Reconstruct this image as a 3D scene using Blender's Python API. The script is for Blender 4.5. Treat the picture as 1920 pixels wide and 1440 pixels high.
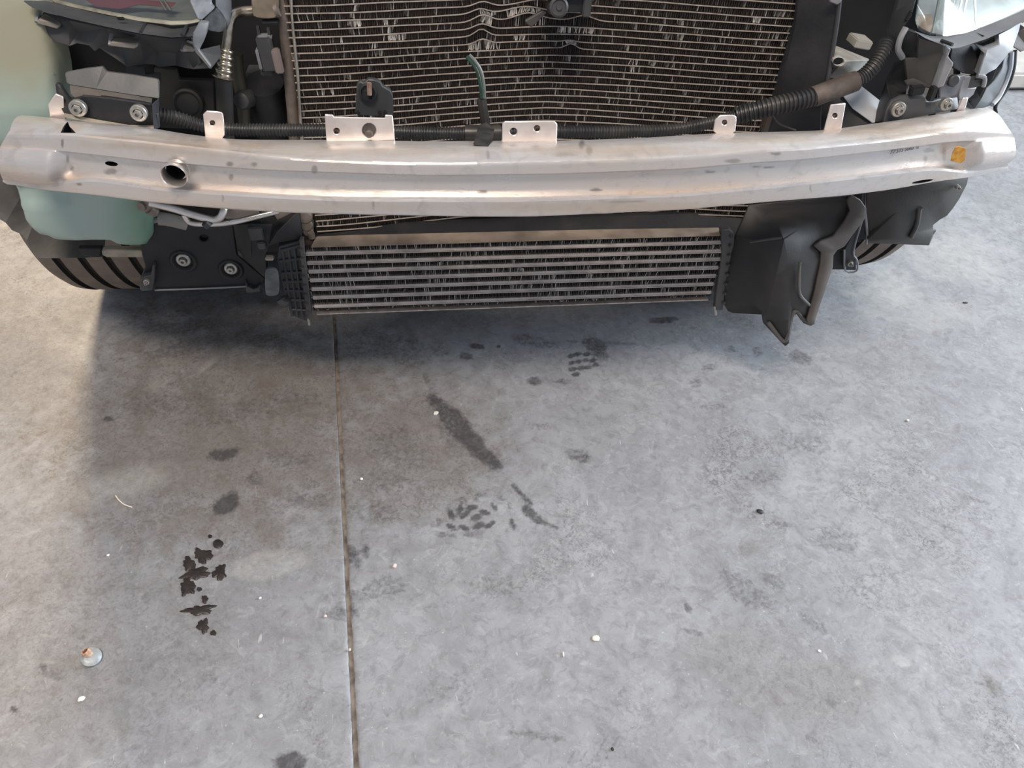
import bpy, bmesh, math, random
import numpy as np
from mathutils import Vector, Matrix
from mathutils.geometry import delaunay_2d_cdt

for o in list(bpy.data.objects): bpy.data.objects.remove(o)
S = bpy.context.scene
COL = S.collection
random.seed(7); RNG = np.random.default_rng(7)

# ------------------------------------------------------------------ camera
FPX = 1442.0
CAM = np.array([-.1747, -.7992, .9987])
def cam_axes(yaw, pitch, roll):
    f = np.array([math.sin(yaw)*math.cos(pitch), math.cos(yaw)*math.cos(pitch), -math.sin(pitch)])
    r = np.array([math.cos(yaw), -math.sin(yaw), 0.]); u = np.cross(r, f)
    c, s = math.cos(roll), math.sin(roll)
    return np.array([c*r+s*u, -s*r+c*u, f])
AX = cam_axes(*[math.radians(a) for a in (9.976, 44.683, 4.222)])
cd = bpy.data.cameras.new('camera'); cam = bpy.data.objects.new('camera', cd); COL.objects.link(cam)
cd.sensor_width = 36; cd.lens = 36*FPX/1920; cd.clip_start = .02
R3 = Matrix([[AX[0][i], AX[1][i], -AX[2][i]] for i in range(3)])
cam.matrix_world = Matrix.Translation(Vector(CAM)) @ R3.to_4x4()
S.camera = cam

# ------------------------------------------------------------------ light
W = bpy.data.worlds.new('world'); S.world = W; W.use_nodes = True
W.node_tree.nodes['Background'].inputs[0].default_value = (.80, .87, 1.0, 1)
W.node_tree.nodes['Background'].inputs[1].default_value = .42
def area(name, loc, target, size, power, color):
    l = bpy.data.lights.new(name, 'AREA'); l.shape = 'RECTANGLE'; l.size, l.size_y = size
    l.energy = power; l.color = color
    o = bpy.data.objects.new(name, l); COL.objects.link(o); o.location = loc
    o.rotation_euler = (Vector(target)-Vector(loc)).to_track_quat('-Z', 'Y').to_euler()
    return o
area('daylight_door', (6.0, 1.0, 2.3), (.6, .0, .2), (3.6, 3.4), 760, (.82, .91, 1.0))      # wide open workshop door, daylight
area('ceiling_lamp', (-.7, -1.75, 4.2), (-.1, -.1, .3), (1.8, .6), 132, (1.0, .86, .72))        # warm ceiling lamp over the bay in front
area('work_lamp', (-1.75, 3.9, 2.3), (-1.0, .3, 0), (.7, .7), 200, (1.0, .78, .52))           # warm lamp behind the car, shining past its side
S.view_settings.view_transform = 'Standard'; S.view_settings.look = 'None'
S.view_settings.exposure = 0.12; S.view_settings.gamma = 1.0; S.view_settings.use_curve_mapping = False

# ------------------------------------------------------------------ helpers
def ray(px, py): return AX.T @ np.array([(px-960)/FPX, -(py-720)/FPX, 1.])
def at(px, py, Y):
    d = ray(px, py); return CAM + d*((Y-CAM[1])/d[1])
def gr(px, py, Z=0.):
    d = ray(px, py); return CAM + d*((Z-CAM[2])/d[2])
def project(P):
    q = (np.asarray(P)-CAM) @ AX.T
    return 960+FPX*q[..., 0]/q[..., 2], 720-FPX*q[..., 1]/q[..., 2]
def mpp(px, py, Y):   # metres per photo pixel at that depth
    return float(np.dot(at(px, py, Y)-CAM, AX[2])/FPX)

def hash2(ix, iy, s):
    h = (ix.astype(np.int64)*374761393 + iy.astype(np.int64)*668265263 + s*974711) & 0xffffffff
    h = ((h ^ (h >> 13))*1274126177) & 0xffffffff
    return ((h ^ (h >> 16)) & 0xffff)/65535.
def vnoise(x, y, s=0):
    ix, iy = np.floor(x), np.floor(y); fx, fy = x-ix, y-iy
    fx = fx*fx*(3-2*fx); fy = fy*fy*(3-2*fy)
    a, b, c, d = hash2(ix, iy, s), hash2(ix+1, iy, s), hash2(ix, iy+1, s), hash2(ix+1, iy+1, s)
    return (a*(1-fx)+b*fx)*(1-fy)+(c*(1-fx)+d*fx)*fy
def fbm(x, y, s=0, n=4):
    v = 0; a = .5
    for i in range(n): v = v+a*vnoise(x*2**i, y*2**i, s+i*17); a *= .5
    return v/(1-.5**n)

MATS = {}
def mat(name, col, rough=.5, metal=0., col2=None, scale=30, bump=0., bscale=200, attr=None, coat=0., spec=.5, sss=0., sharp=(.4, .65), trans=0.):
    if name in MATS: return MATS[name]
    m = bpy.data.materials.new(name); m.use_nodes = True; nt = m.node_tree; N = nt.nodes; L = nt.links
    b = N['Principled BSDF']; b.inputs['Base Color'].default_value = (*col, 1)
    b.inputs['Roughness'].default_value = rough; b.inputs['Metallic'].default_value = metal
    b.inputs['Coat Weight'].default_value = coat; b.inputs['Specular IOR Level'].default_value = spec
    b.inputs['Transmission Weight'].default_value = trans
    if sss: b.inputs['Subsurface Weight'].default_value = sss; b.inputs['Subsurface Radius'].default_value = (.02, .025, .02)
    tc = N.new('ShaderNodeTexCoord')
    if col2 is not None:
        n = N.new('ShaderNodeTexNoise'); n.inputs['Scale'].default_value = scale; n.inputs['Detail'].default_value = 6
        L.new(tc.outputs['Object'], n.inputs['Vector'])
        r = N.new('ShaderNodeMapRange'); r.inputs[1].default_value = sharp[0]; r.inputs[2].default_value = sharp[1]
        L.new(n.outputs['Fac'], r.inputs[0])
        x = N.new('ShaderNodeMix'); x.data_type = 'RGBA'; x.inputs['A'].default_value = (*col, 1); x.inputs['B'].default_value = (*col2, 1)
        L.new(r.outputs[0], x.inputs['Factor']); L.new(x.outputs['Result'], b.inputs['Base Color'])
    if attr:
        a = N.new('ShaderNodeAttribute'); a.attribute_name = attr; L.new(a.outputs['Color'], b.inputs['Base Color'])
    if bump:
        n2 = N.new('ShaderNodeTexNoise'); n2.inputs['Scale'].default_value = bscale; n2.inputs['Detail'].default_value = 4
        L.new(tc.outputs['Object'], n2.inputs['Vector'])
        bp = N.new('ShaderNodeBump'); bp.inputs['Strength'].default_value = bump; bp.inputs['Distance'].default_value = .002
        L.new(n2.outputs['Fac'], bp.inputs['Height']); L.new(bp.outputs[0], b.inputs['Normal'])
    MATS[name] = m; return m

def link(name, me, m, parent=None, label=None, kind=None, smooth=True, angle=35):
    o = bpy.data.objects.new(name, me); COL.objects.link(o); o.parent = parent
    if m is not None and not me.materials: me.materials.append(m)
    if label: o['label'] = label
    if kind: o['kind'] = kind
    if smooth:
        me.shade_smooth(); me.set_sharp_from_angle(angle=math.radians(angle))
    return o
def from_data(name, V, Fc, m, parent=None, label=None, kind=None, smooth=True, angle=35, fix=True):
    me = bpy.data.meshes.new(name); me.from_pydata([tuple(map(float, v)) for v in V], [], [tuple(map(int, f)) for f in Fc])
    if fix:
        bm = bmesh.new(); bm.from_mesh(me); bmesh.ops.recalc_face_normals(bm, faces=bm.faces); bm.to_mesh(me); bm.free()
    me.update(); return link(name, me, m, parent, label, kind, smooth, angle)
def from_bm(name, bm, m, parent=None, label=None, kind=None, smooth=True, angle=35):
    bmesh.ops.recalc_face_normals(bm, faces=bm.faces)
    me = bpy.data.meshes.new(name); bm.to_mesh(me); bm.free(); return link(name, me, m, parent, label, kind, smooth, angle)
def top(o, label, cat, group=None):
    o['label'] = label; o['category'] = cat
    if group: o['group'] = group
    return o

def smooth_outline(pts, n):      # Chaikin corner cutting
    for _ in range(n):
        q = []
        for i in range(len(pts)):
            a, b = np.array(pts[i], float), np.array(pts[(i+1) % len(pts)], float)
            q += [a*.78+b*.22, a*.22+b*.78]
        pts = q
    return pts
def circ(px, py, r, n=18, ry=None):
    ry = ry or r
    return [(px+r*math.cos(2*math.pi*i/n), py+ry*math.sin(2*math.pi*i/n)) for i in range(n)]
def sheet(name, outline, m, parent, Y=.15, th=.004, inner=(), holes=(), lines=(), label=None, rnd=0, bev=True, angle=35, kind=None, push=(0, 1, 0)):
    """A bent plate: outline and inner points traced as (x, y[, depth]); the real plate stands at its own depth and has thickness."""
    def full(p): return (float(p[0]), float(p[1]), float(p[2]) if len(p) > 2 else (Y(p[0], p[1]) if callable(Y) else Y))
    out = [full(p) for p in outline]
    if rnd: out = [tuple(p) for p in smooth_outline(out, rnd)]
    pts = list(out); edges = [(i, (i+1) % len(out)) for i in range(len(out))]
    for h in holes:
        b = len(pts); h = [full(p) for p in h]; pts += h; edges += [(b+i, b+(i+1) % len(h)) for i in range(len(h))]
    for l in lines:
        b = len(pts); l = [full(p) for p in l]; pts += l; edges += [(b+i, b+i+1) for i in range(len(l)-1)]
    pts += [full(p) for p in inner]
    r = delaunay_2d_cdt([Vector(p[:2]) for p in pts], edges, [], 0, 1e-4)
    v2, _, fc, ov = r[0], r[1], r[2], r[3]
    P3 = np.array(pts)
    V = []
    for i, v in enumerate(v2):
        k = ov[i]
        if k: z = P3[k[0]][2]
        else:
            d = np.hypot(P3[:, 0]-v.x, P3[:, 1]-v.y); j = np.argsort(d)[:2]; w = 1/(d[j]+1e-6); z = float((P3[j, 2]*w).sum()/w.sum())
        V.append(at(v.x, v.y, z))
    def inside(x, y, poly):
        c = False; n = len(poly)
        for i in range(n):
            x1, y1, x2, y2 = poly[i][0], poly[i][1], poly[i-1][0], poly[i-1][1]
            if (y1 > y) != (y2 > y) and x < (x2-x1)*(y-y1)/(y2-y1)+x1: c = not c
        return c
    keep = []
    for f in fc:
        cx = sum(v2[i].x for i in f)/len(f); cy = sum(v2[i].y for i in f)/len(f)
        if inside(cx, cy, out) and not any(inside(cx, cy, h) for h in holes): keep.append(f)
    bm = bmesh.new(); bv = [bm.verts.new(tuple(v)) for v in V]
    fs = [bm.faces.new([bv[i] for i in f]) for f in keep]
    g = bmesh.ops.extrude_face_region(bm, geom=fs)
    pv = Vector(push).normalized()*th
    for e in g['geom']:
        if isinstance(e, bmesh.types.BMVert): e.co += pv
    loose = [v for v in bm.verts if not v.link_faces]; bmesh.ops.delete(bm, geom=loose, context='VERTS')
    bmesh.ops.recalc_face_normals(bm, faces=bm.faces)
    if bev:
        es = [e for e in bm.edges if len(e.link_faces) == 2 and e.calc_face_angle(0) > 1.0]
        if es: bmesh.ops.bevel(bm, geom=es, offset=min(.0012, th*.3), segments=1, affect='EDGES', clamp_overlap=True)
    return from_bm(name, bm, m, parent, label, kind, True, angle)

def add_tube(bm, path, rad, seg=12, cap=True):
    path = [Vector(p) for p in path]; n = len(path)
    rads = rad if hasattr(rad, '__len__') else [rad]*n
    rings = []; up = None
    for i, p in enumerate(path):
        t = (path[min(i+1, n-1)]-path[max(i-1, 0)]).normalized()
        if up is None: up = t.orthogonal().normalized()
        else: up = (up-t*up.dot(t)).normalized()
        sd = t.cross(up)
        rings.append([bm.verts.new(p+(up*math.cos(2*math.pi*k/seg)+sd*math.sin(2*math.pi*k/seg))*rads[i]) for k in range(seg)])
    for i in range(n-1):
        for k in range(seg): bm.faces.new((rings[i][k], rings[i][(k+1) % seg], rings[i+1][(k+1) % seg], rings[i+1][k]))
    if cap: bm.faces.new(rings[0][::-1]); bm.faces.new(rings[-1])
def spline(pts, n=10):
    P = [np.array(p, float) for p in pts]; out = []
    P = [2*P[0]-P[1]]+P+[2*P[-1]-P[-2]]
    for i in range(1, len(P)-2):
        for k in range(n):
            t = k/n; a, b, c, d = P[i-1:i+3]
            out.append(.5*((2*b)+(c-a)*t+(2*a-5*b+4*c-d)*t*t+(3*b-a-3*c+d)*t**3))
    out.append(P[-2]); return out
def resample(path, step):
    P = np.array(path); d = np.r_[0, np.cumsum(np.linalg.norm(np.diff(P, axis=0), axis=1))]
    n = max(2, int(d[-1]/step)); s = np.linspace(0, d[-1], n)
    return np.stack([np.interp(s, d, P[:, k]) for k in range(3)], 1), s
def tube(name, pts, r, m, parent, label=None, n=8, seg=12, pix=True):
    path = spline([at(*p) for p in pts] if pix else pts, n)
    bm = bmesh.new(); add_tube(bm, path, r, seg); return from_bm(name, bm, m, parent, label)
def corrugated(name, pts, r, m, parent, label=None, pitch=.0042, seg=14):
    path, s = resample(spline([at(*p) for p in pts], 12), pitch/4)
    ph = (s/pitch) % 1.0
    rr = np.where(ph < .5, r, r*.84)
    bm = bmesh.new(); add_tube(bm, path, rr, seg); return from_bm(name, bm, m, parent, label, angle=50)
def add_box(bm, c, size, rot=None):
    r = bmesh.ops.create_cube(bm, size=1); M = Matrix.Translation(Vector(c)) @ (rot.to_4x4() if rot else Matrix()) @ Matrix.Diagonal((*size, 1))
    bmesh.ops.transform(bm, matrix=M, verts=r['verts']); return r['verts']
def bevel_all(bm, off, seg=2):
    bmesh.ops.bevel(bm, geom=[e for e in bm.edges if e.calc_face_angle(0) > .6], offset=off, segments=seg, affect='EDGES', clamp_overlap=True)
def block(name, px, py, Y, w, h, d, m, parent, label=None, rot=0, tilt=0, bev=.0015):
    """Rounded box: w, h in photo pixels at that depth, d in metres."""
    k = mpp(px, py, Y); bm = bmesh.new()
    rt = Matrix.Rotation(math.radians(rot), 3, 'Y') @ Matrix.Rotation(math.radians(tilt), 3, 'X')
    c = at(px, py, Y); add_box(bm, (c[0], c[1]+d/2, c[2]), (w*k, d, h*k*1.12), rt); bevel_all(bm, bev)
    return from_bm(name, bm, m, parent, label)
def lathe_axis(bm, origin, axis, prof, seg=20):
    axis = Vector(axis).normalized(); u = axis.orthogonal().normalized(); w = axis.cross(u); rings = []
    for r, h in prof:
        if r <= 1e-6: rings.append([bm.verts.new(Vector(origin)+axis*h)])
        else: rings.append([bm.verts.new(Vector(origin)+axis*h+(u*math.cos(2*math.pi*k/seg)+w*math.sin(2*math.pi*k/seg))*r) for k in range(seg)])
    for a, b in zip(rings, rings[1:]):
        for k in range(seg):
            q = [a[k % len(a)], a[(k+1) % len(a)], b[(k+1) % len(b)], b[k % len(b)]]
            q = [v for i, v in enumerate(q) if v not in q[:i]]
            if len(q) > 2: bm.faces.new(q)
def bolt(px, py, Y, rp, parent, m, name='bolt', axis=(0, -1, .12), label=None):
    r = rp*mpp(px, py, Y); o = at(px, py, Y); bm = bmesh.new()
    lathe_axis(bm, o, axis, [(0, -.004), (r, -.004), (r, .0015), (r*.92, .0026), (r*.62, .003), (r*.6, .0032)], 24)       # washer
    lathe_axis(bm, o, axis, [(r*.56, .002), (r*.56, .007), (r*.5, .0082), (r*.26, .0082), (r*.22, .005), (0, .005)], 6)      # hex head with socket
    return from_bm(name, bm, m, parent, label, angle=30)

# ------------------------------------------------------------------ materials
ALU = mat('bare_aluminium', (.78, .74, .71), .34, .92)
ALUTAB = mat('tab_aluminium', (.80, .74, .71), .42, .55, (.70, .63, .60), 60)
PIPE = mat('silver_pipe', (.80, .78, .76), .28, .9, (.62, .58, .55), 40)
CRIMP = mat('gold_crimp', (.62, .56, .46), .25, .95, (.45, .38, .30), 120)
PLAST = mat('black_plastic', (.020, .021, .024), .5, 0, (.032, .032, .033), 25, .15, 300, spec=.35)
PLASTG = mat('grey_plastic', (.050, .053, .058), .45, 0, (.075, .075, .075), 22, .1, 300, spec=.4)
PLASTL = mat('light_grey_plastic', (.20, .21, .23), .45, 0, (.27, .27, .28), 30)
DUSTY = mat('dusty_plastic', (.10, .092, .085), .6, 0, (.045, .045, .048), 14, .15, 300)
TAN = mat('tan_edge', (.42, .36, .28), .6, 0, (.30, .26, .21), 60)
RUBBER = mat('corrugated_loom', (.030, .031, .034), .42, 0, (.06, .058, .055), 30)
DARK = mat('engine_dark', (.010, .011, .014), .8, 0, (.018, .018, .02), 12)
BROWN = mat('dirty_brown_metal', (.20, .165, .14), .55, .5, (.33, .28, .24), 40, .2, 250)
CREAM = mat('cream_painted_steel', (.55, .54, .50), .5, .1, (.42, .40, .36), 25)
WHITEP = mat('white_painted_steel', (.66, .70, .76), .4, .1, (.56, .60, .66), 25)
HDPE = mat('reservoir_plastic', (.36, .45, .41), .36, 0, (.31, .395, .355), 7, sss=.12, sharp=(.35, .7), attr='tint')
TREAD = mat('tyre_rubber', (.19, .15, .125), .75, 0, (.24, .195, .16), 35, .3, 150)
GROOVE = mat('tyre_groove', (.03, .025, .022), .8)
BOLTM = mat('zinc_bolt', (.50, .48, .44), .42, .75, (.36, .34, .31), 150)
TUBEM = mat('condenser_tube', (.60, .54, .49), .4, .5, (.42, .36, .32), 90)
ICTUBE = mat('intercooler_tube', (.60, .535, .495), .55, .2, (.44, .385, .35), 45, .1, 400)
FIN = mat('fin', (.1, .1, .1), .5, .3, attr='fin_col')
GREENW = mat('green_wire', (.018, .075, .052), .4, 0, (.03, .05, .04), 90)
TAPE = mat('black_tape', (.03, .03, .03), .38, 0, (.06, .055, .05), 50)
BTAPE = mat('brown_tape', (.085, .066, .056), .6, 0, (.16, .125, .105), 45, .3, 120)

# ------------------------------------------------------------------ setting: floor
J0, J1 = gr(627, 600), gr(668, 1440)
def jx(Y): return J0[0]+(J1[0]-J0[0])*(Y-J0[1])/(J1[1]-J0[1])

def floor_material():
    m = bpy.data.materials.new('workshop_concrete'); m.use_nodes = True; nt = m.node_tree; N = nt.nodes; L = nt.links
    b = N['Principled BSDF']; tc = N.new('ShaderNodeTexCoord')
    def noise(scale, detail=6, rough=.6, dist=0., vec=None):
        n = N.new('ShaderNodeTexNoise'); n.inputs['Scale'].default_value = scale; n.inputs['Detail'].default_value = detail
        n.inputs['Roughness'].default_value = rough; n.inputs['Distortion'].default_value = dist
        L.new(vec or tc.outputs['Object'], n.inputs['Vector']); return n.outputs['Fac']
    def rng(v, a, c, lo=0., hi=1.):
        r = N.new('ShaderNodeMapRange'); r.inputs[1].default_value = a; r.inputs[2].default_value = c; r.inputs[3].default_value = lo; r.inputs[4].default_value = hi
        L.new(v, r.inputs[0]); return r.outputs[0]
    def mix(f, a, c):
        x = N.new('ShaderNodeMix'); x.data_type = 'RGBA'
        for s, v in (('A', a), ('B', c)):
            if isinstance(v, tuple): x.inputs[s].default_value = (*v, 1)
            else: L.new(v, x.inputs[s])
        L.new(f, x.inputs['Factor']); return x.outputs['Result']
    def math_(op, a, c):
        x = N.new('ShaderNodeMath'); x.operation = op; x.use_clamp = True
        for i, v in enumerate((a, c)):
            if isinstance(v, (int, float)): x.inputs[i].default_value = v
            else: L.new(v, x.inputs[i])
        return x.outputs[0]
    at_ = N.new('ShaderNodeAttribute'); at_.attribute_name = 'marks'
    sep = N.new('ShaderNodeSeparateColor'); L.new(at_.outputs['Color'], sep.inputs[0])
    dark, brown, pale = sep.outputs
    c = mix(rng(noise(3.0, 8, .65, .6), .32, .68), (.285, .29, .306), (.375, .382, .402))
    c = mix(rng(noise(16, 8, .7, 1.2), .42, .70, 0, .7), c, (.195, .196, .205))
    c = mix(rng(noise(55, 6, .7, .8), .50, .68, 0, .55), c, (.155, .155, .162))
    c = mix(rng(noise(38, 6, .7, 1.5), .54, .70, 0, .55), c, (.43, .435, .45))
    c = mix(rng(noise(260, 2, .5), .70, .76, 0, .8), c, (.58, .58, .58))
    zone = math_('MAXIMUM', rng(noise(4.5, 4, .6, .8), .50, .68, 0, .8), math_('MULTIPLY', brown, 1.2))
    c = mix(math_('MULTIPLY', zone, rng(noise(85, 6, .72, 2.2), .52, .57, 0, .75)), c, (.10, .098, .10))
    c = mix(math_('MULTIPLY', zone, rng(noise(30, 7, .7, 1.8), .53, .58, 0, .5)), c, (.135, .132, .134))
    c = mix(math_('MULTIPLY', zone, rng(noise(64, 6, .72, 2.6), .55, .60, 0, .6)), c, (.42, .415, .41))
    c = mix(rng(noise(21, 8, .72, 1.6), .60, .66, 0, .35), c, (.46, .465, .48))
    mp = N.new('ShaderNodeMapping'); mp.inputs['Scale'].default_value = (1, .22, 1); mp.inputs['Rotation'].default_value = (0, 0, .7); L.new(tc.outputs['Object'], mp.inputs['Vector'])
    c = mix(rng(noise(150, 3, .5, .4, mp.outputs[0]), .72, .77, 0, .7), c, (.60, .60, .60))
    c = mix(math_('MULTIPLY', brown, rng(noise(9, 6, .65, .8), .25, .65, .45, 1.)), c, (.160, .138, .120))
    c = mix(math_('MULTIPLY', pale, rng(noise(24, 6, .7, 1.), .35, .65, .3, 1.)), c, (.56, .55, .52))
    n4 = noise(120, 5, .7, .5)
    dk = math_('ADD', dark, rng(n4, .3, .7, -.28, .28))
    c = mix(math_('MULTIPLY', rng(dk, .22, .78, 0, .9), rng(noise(48, 6, .75, 1.2), .32, .58, .68, 1.)), c, (.050, .048, .050))
    L.new(c, b.inputs['Base Color'])
    L.new(rng(noise(12, 6, .7), .3, .7, .42, .68), b.inputs['Roughness'])
    b.inputs['Specular IOR Level'].default_value = .45
    bp = N.new('ShaderNodeBump'); bp.inputs['Strength'].default_value = .25; bp.inputs['Distance'].default_value = .002
    L.new(noise(90, 8, .7, .6), bp.inputs['Height']); L.new(bp.outputs[0], b.inputs['Normal'])
    return m
FLOORM = floor_material()
JOINTM = mat('joint_dirt', (.26, .225, .19), .9, 0, (.12, .10, .085), 60, .5, 300)

def sstep(a, b, x):
    t = np.clip((x-a)/(b-a), 0, 1); return t*t*(3-2*t)
def paint_floor(X, Y):
    px, py = project(np.stack([X, Y, np.zeros_like(X)], -1))
    ok = (py > 250) & (py < 1700)
    wob = (fbm(X*45, Y*45, 3)-.5)
    dark = np.zeros_like(X); brown = np.zeros_like(X); pale = np.zeros_like(X)
    def blob(arr, cx, cy, rx, ry, ang=0, s=1., soft=.5, w=.6):
        a = math.radians(ang); dx, dy = px-cx, py-cy
        u = (dx*math.cos(a)+dy*math.sin(a))/rx; v = (-dx*math.sin(a)+dy*math.cos(a))/ry
        d = np.sqrt(u*u+v*v)+wob*w
        arr[:] = np.maximum(arr, s*sstep(1+soft/2, 1-soft/2, d)*ok)
    def stroke(arr, pts, s=1., soft=5, w=6):
        best = np.full_like(X, 1e9)
        for (x0, y0, r0), (x1, y1, r1) in zip(pts, pts[1:]):
            dx, dy = x1-x0, y1-y0; t = np.clip(((px-x0)*dx+(py-y0)*dy)/(dx*dx+dy*dy), 0, 1)
            d = np.hypot(px-x0-t*dx, py-y0-t*dy)-(r0+(r1-r0)*t); best = np.minimum(best, d)
        arr[:] = np.maximum(arr, s*sstep(soft, -soft, best+wob*w)*ok)
    # long skid smear
    stroke(dark, [(812, 748, 10), (850, 790, 22), (890, 835, 18), (930, 875, 9)], .75, 7, 10)
    stroke(dark, [(860, 800, 12), (905, 850, 14), (938, 876, 7)], .9, 6)
    stroke(dark, [(962, 910, 4), (995, 945, 5)], .75, 4); stroke(dark, [(985, 955, 10), (1010, 975, 9), (1045, 990, 3)], .75, 4)
    stroke(dark, [(795, 700, 3), (815, 745, 6)], .45, 6); stroke(dark, [(830, 800, 14), (855, 850, 8)], .45, 14)
    # lozenge shoe print
    for k, (x, y, a) in enumerate([(846, 965, 60), (862, 955, 100), (885, 952, 165), (925, 950, 60), (911, 961, 20), (871, 966, 140), (893, 970, 160), (848, 989, 25), (870, 989, 20), (898, 986, 155), (920, 983, 145), (961, 982, 70), (905, 928, 5), (940, 935, 10), (895, 938, 20), (865, 938, 0), (955, 950, 80), (822, 980, 90), (830, 1003, 0), (850, 1004, 5), (880, 1003, 0)]):
        blob(dark, x, y, 13, 5.5, a, .85 if k < 12 else .5, .8, .7)
    # block-tread shoe print
    for k, (x, y) in enumerate([(1070, 668), (1083, 664), (1100, 664), (1072, 680), (1085, 678), (1098, 676), (1074, 692), (1090, 690), (1104, 688), (1080, 702), (1112, 676), (1118, 684)]):
        blob(dark, x, y, 8, 4.5, -8, .8, .6, .5)
    blob(dark, 1115, 648, 26, 16, 25, .7, .8); blob(dark, 1125, 665, 18, 12, 30, .65, .8)
    for x, y, rx, ry, a, s in [(895, 650, 14, 5, 10, .8), (935, 650, 5, 4, 0, .8), (875, 668, 14, 7, 10, .65), (1000, 715, 15, 8, 0, .7), (1055, 716, 18, 6, 0, .55), (1245, 600, 30, 6, -3, .8), (1225, 600, 10, 5, 0, .7),
        (1000, 640, 50, 12, 10, .45), (1085, 855, 22, 12, 20, .55), (1005, 800, 26, 10, 0, .35), (1370, 655, 14, 8, 0, .45), (1420, 660, 12, 8, 30, .45), (1500, 668, 26, 14, 10, .5), (1330, 690, 16, 8, 0, .5), (1305, 720, 12, 9, 0, .5),
        (1290, 1140, 12, 8, 60, .6), (1300, 1185, 26, 7, 15, .55), (1425, 960, 9, 4, 25, .9), (545, 1430, 30, 20, -15, .95), (425, 945, 26, 18, -35, .9), (418, 852, 32, 12, -10, .8), (205, 786, 10, 6, 0, .9), (480, 900, 20, 16, 30, .4),
        (80, 1250, 9, 7, 0, .7), (25, 1330, 11, 8, 20, .7), (115, 1312, 6, 5, 0, .6), (90, 1260, 20, 10, 0, .4), (665, 1045, 22, 14, 60, .65), (645, 1150, 40, 12, 0, .5), (700, 1110, 70, 24, -15, .4), (685, 1035, 12, 16, 20, .6), (940, 1100, 60, 30, 0, .35), (840, 1290, 60, 36, 0, .25),
        (700, 1330, 60, 20, 10, .22), (1010, 1380, 60, 8, 8, .4), (1400, 1110, 60, 26, 35, .42), (1450, 1090, 30, 14, 20, .40), (1500, 830, 60, 20, 10, .35), (1540, 790, 40, 14, 20, .34), (1430, 895, 40, 14, 0, .4), (1570, 1010, 50, 26, 10, .36), (1530, 1170, 40, 12, 35, .4),
        (1460, 985, 30, 8, 0, .4), (1330, 760, 40, 8, 5, .3), (1560, 1320, 16, 9, 20, .5), (1520, 1385, 12, 6, 30, .45), (300, 760, 120, 26, -5, .32), (420, 780, 100, 22, -8, .32), (520, 760, 70, 30, 0, .32), (350, 650, 120, 16, -12, .38), (500, 640, 70, 14, 0, .4), (300, 600, 110, 26, 5, .4), (740, 840, 70, 40, 20, .34), (720, 900, 60, 26, 0, .34), (690, 960, 50, 22, 0, .38), (570, 940, 46, 20, -10, .36), (530, 860, 60, 20, 0, .36),
        (760, 660, 80, 26, 0, .35), (700, 640, 60, 30, 0, .35), (170, 1200, 22, 10, 0, .35), (110, 1265, 26, 14, 20, .35), (360, 1060, 22, 8, 90, .3), (395, 1275, 24, 10, 20, .3)]:
        blob(dark, x, y, rx, ry, a, s, .9, .9)
    stroke(dark, [(1785, 905, 3), (1820, 935, 6), (1855, 945, 4)], .38, 4); stroke(dark, [(1720, 960, 4), (1770, 985, 6), (1790, 985, 3)], .3, 5)
    stroke(dark, [(1880, 650, 3), (1820, 665, 6)], .22, 6); stroke(dark, [(1060, 640, 2), (1190, 645, 3), (1240, 655, 2)], .45, 3)
    for i in range(4): stroke(dark, [(1060+i*22, 1440, 2), (1095+i*22, 1380, 2.5)], .4, 3, 4)
    stroke(dark, [(1855, 1275, 5), (1868, 1310, 5), (1866, 1355, 2)], .45, 4); blob(brown, 1862, 1290, 16, 30, -28, .55, .9, 1.5); stroke(dark, [(1845, 1268, 2), (1862, 1300, 3), (1868, 1340, 1.5)], .6, 3, 5); stroke(dark, [(1872, 1282, 1.5), (1888, 1318, 2)], .5, 3, 5)
    stroke(dark, [(1830, 1280, 2), (1865, 1290, 3), (1890, 1320, 2)], .5, 3)
    # brown workshop dirt spread in front of the car
    blob(brown, 430, 810, 340, 230, -8, .85, 1.1, .9); blob(brown, 760, 850, 180, 130, 10, .7, 1.1, .9); blob(brown, 150, 1190, 330, 230, -10, .38, 1.4, .8); blob(brown, 60, 640, 180, 160, 0, .3, 1.2)
    blob(brown, 1520, 1290, 130, 70, 5, .35, 1.2); blob(brown, 1400, 1230, 120, 50, 0, .3, 1.2); blob(brown, 1400, 1030, 20, 12, 0, .4, 1., 1.4)
    # pale patches
    blob(pale, 1660, 550, 70, 45, 10, .6, 1.3, 1.); blob(pale, 1790, 480, 90, 40, 10, .5, 1.3, 1.); blob(pale, 1740, 590, 80, 30, 0, .35, 1.3); stroke(pale, [(1820, 490, 3), (1870, 530, 4)], .5, 4)
    blob(pale, 1610, 1280, 8, 7, 0, .5, .9); blob(pale, 1690, 1240, 18, 9, 20, .6); blob(pale, 388, 685, 16, 6, -40, .3, 1., 1.4); blob(pale, 300, 720, 22, 7, -20, .25, 1., 1.4); blob(pale, 500, 1060, 70, 24, -10, .35); blob(pale, 230, 910, 90, 26, -15, .35, 1.2)
    return np.stack([dark, brown, pale, np.ones_like(X)], -1)

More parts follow.
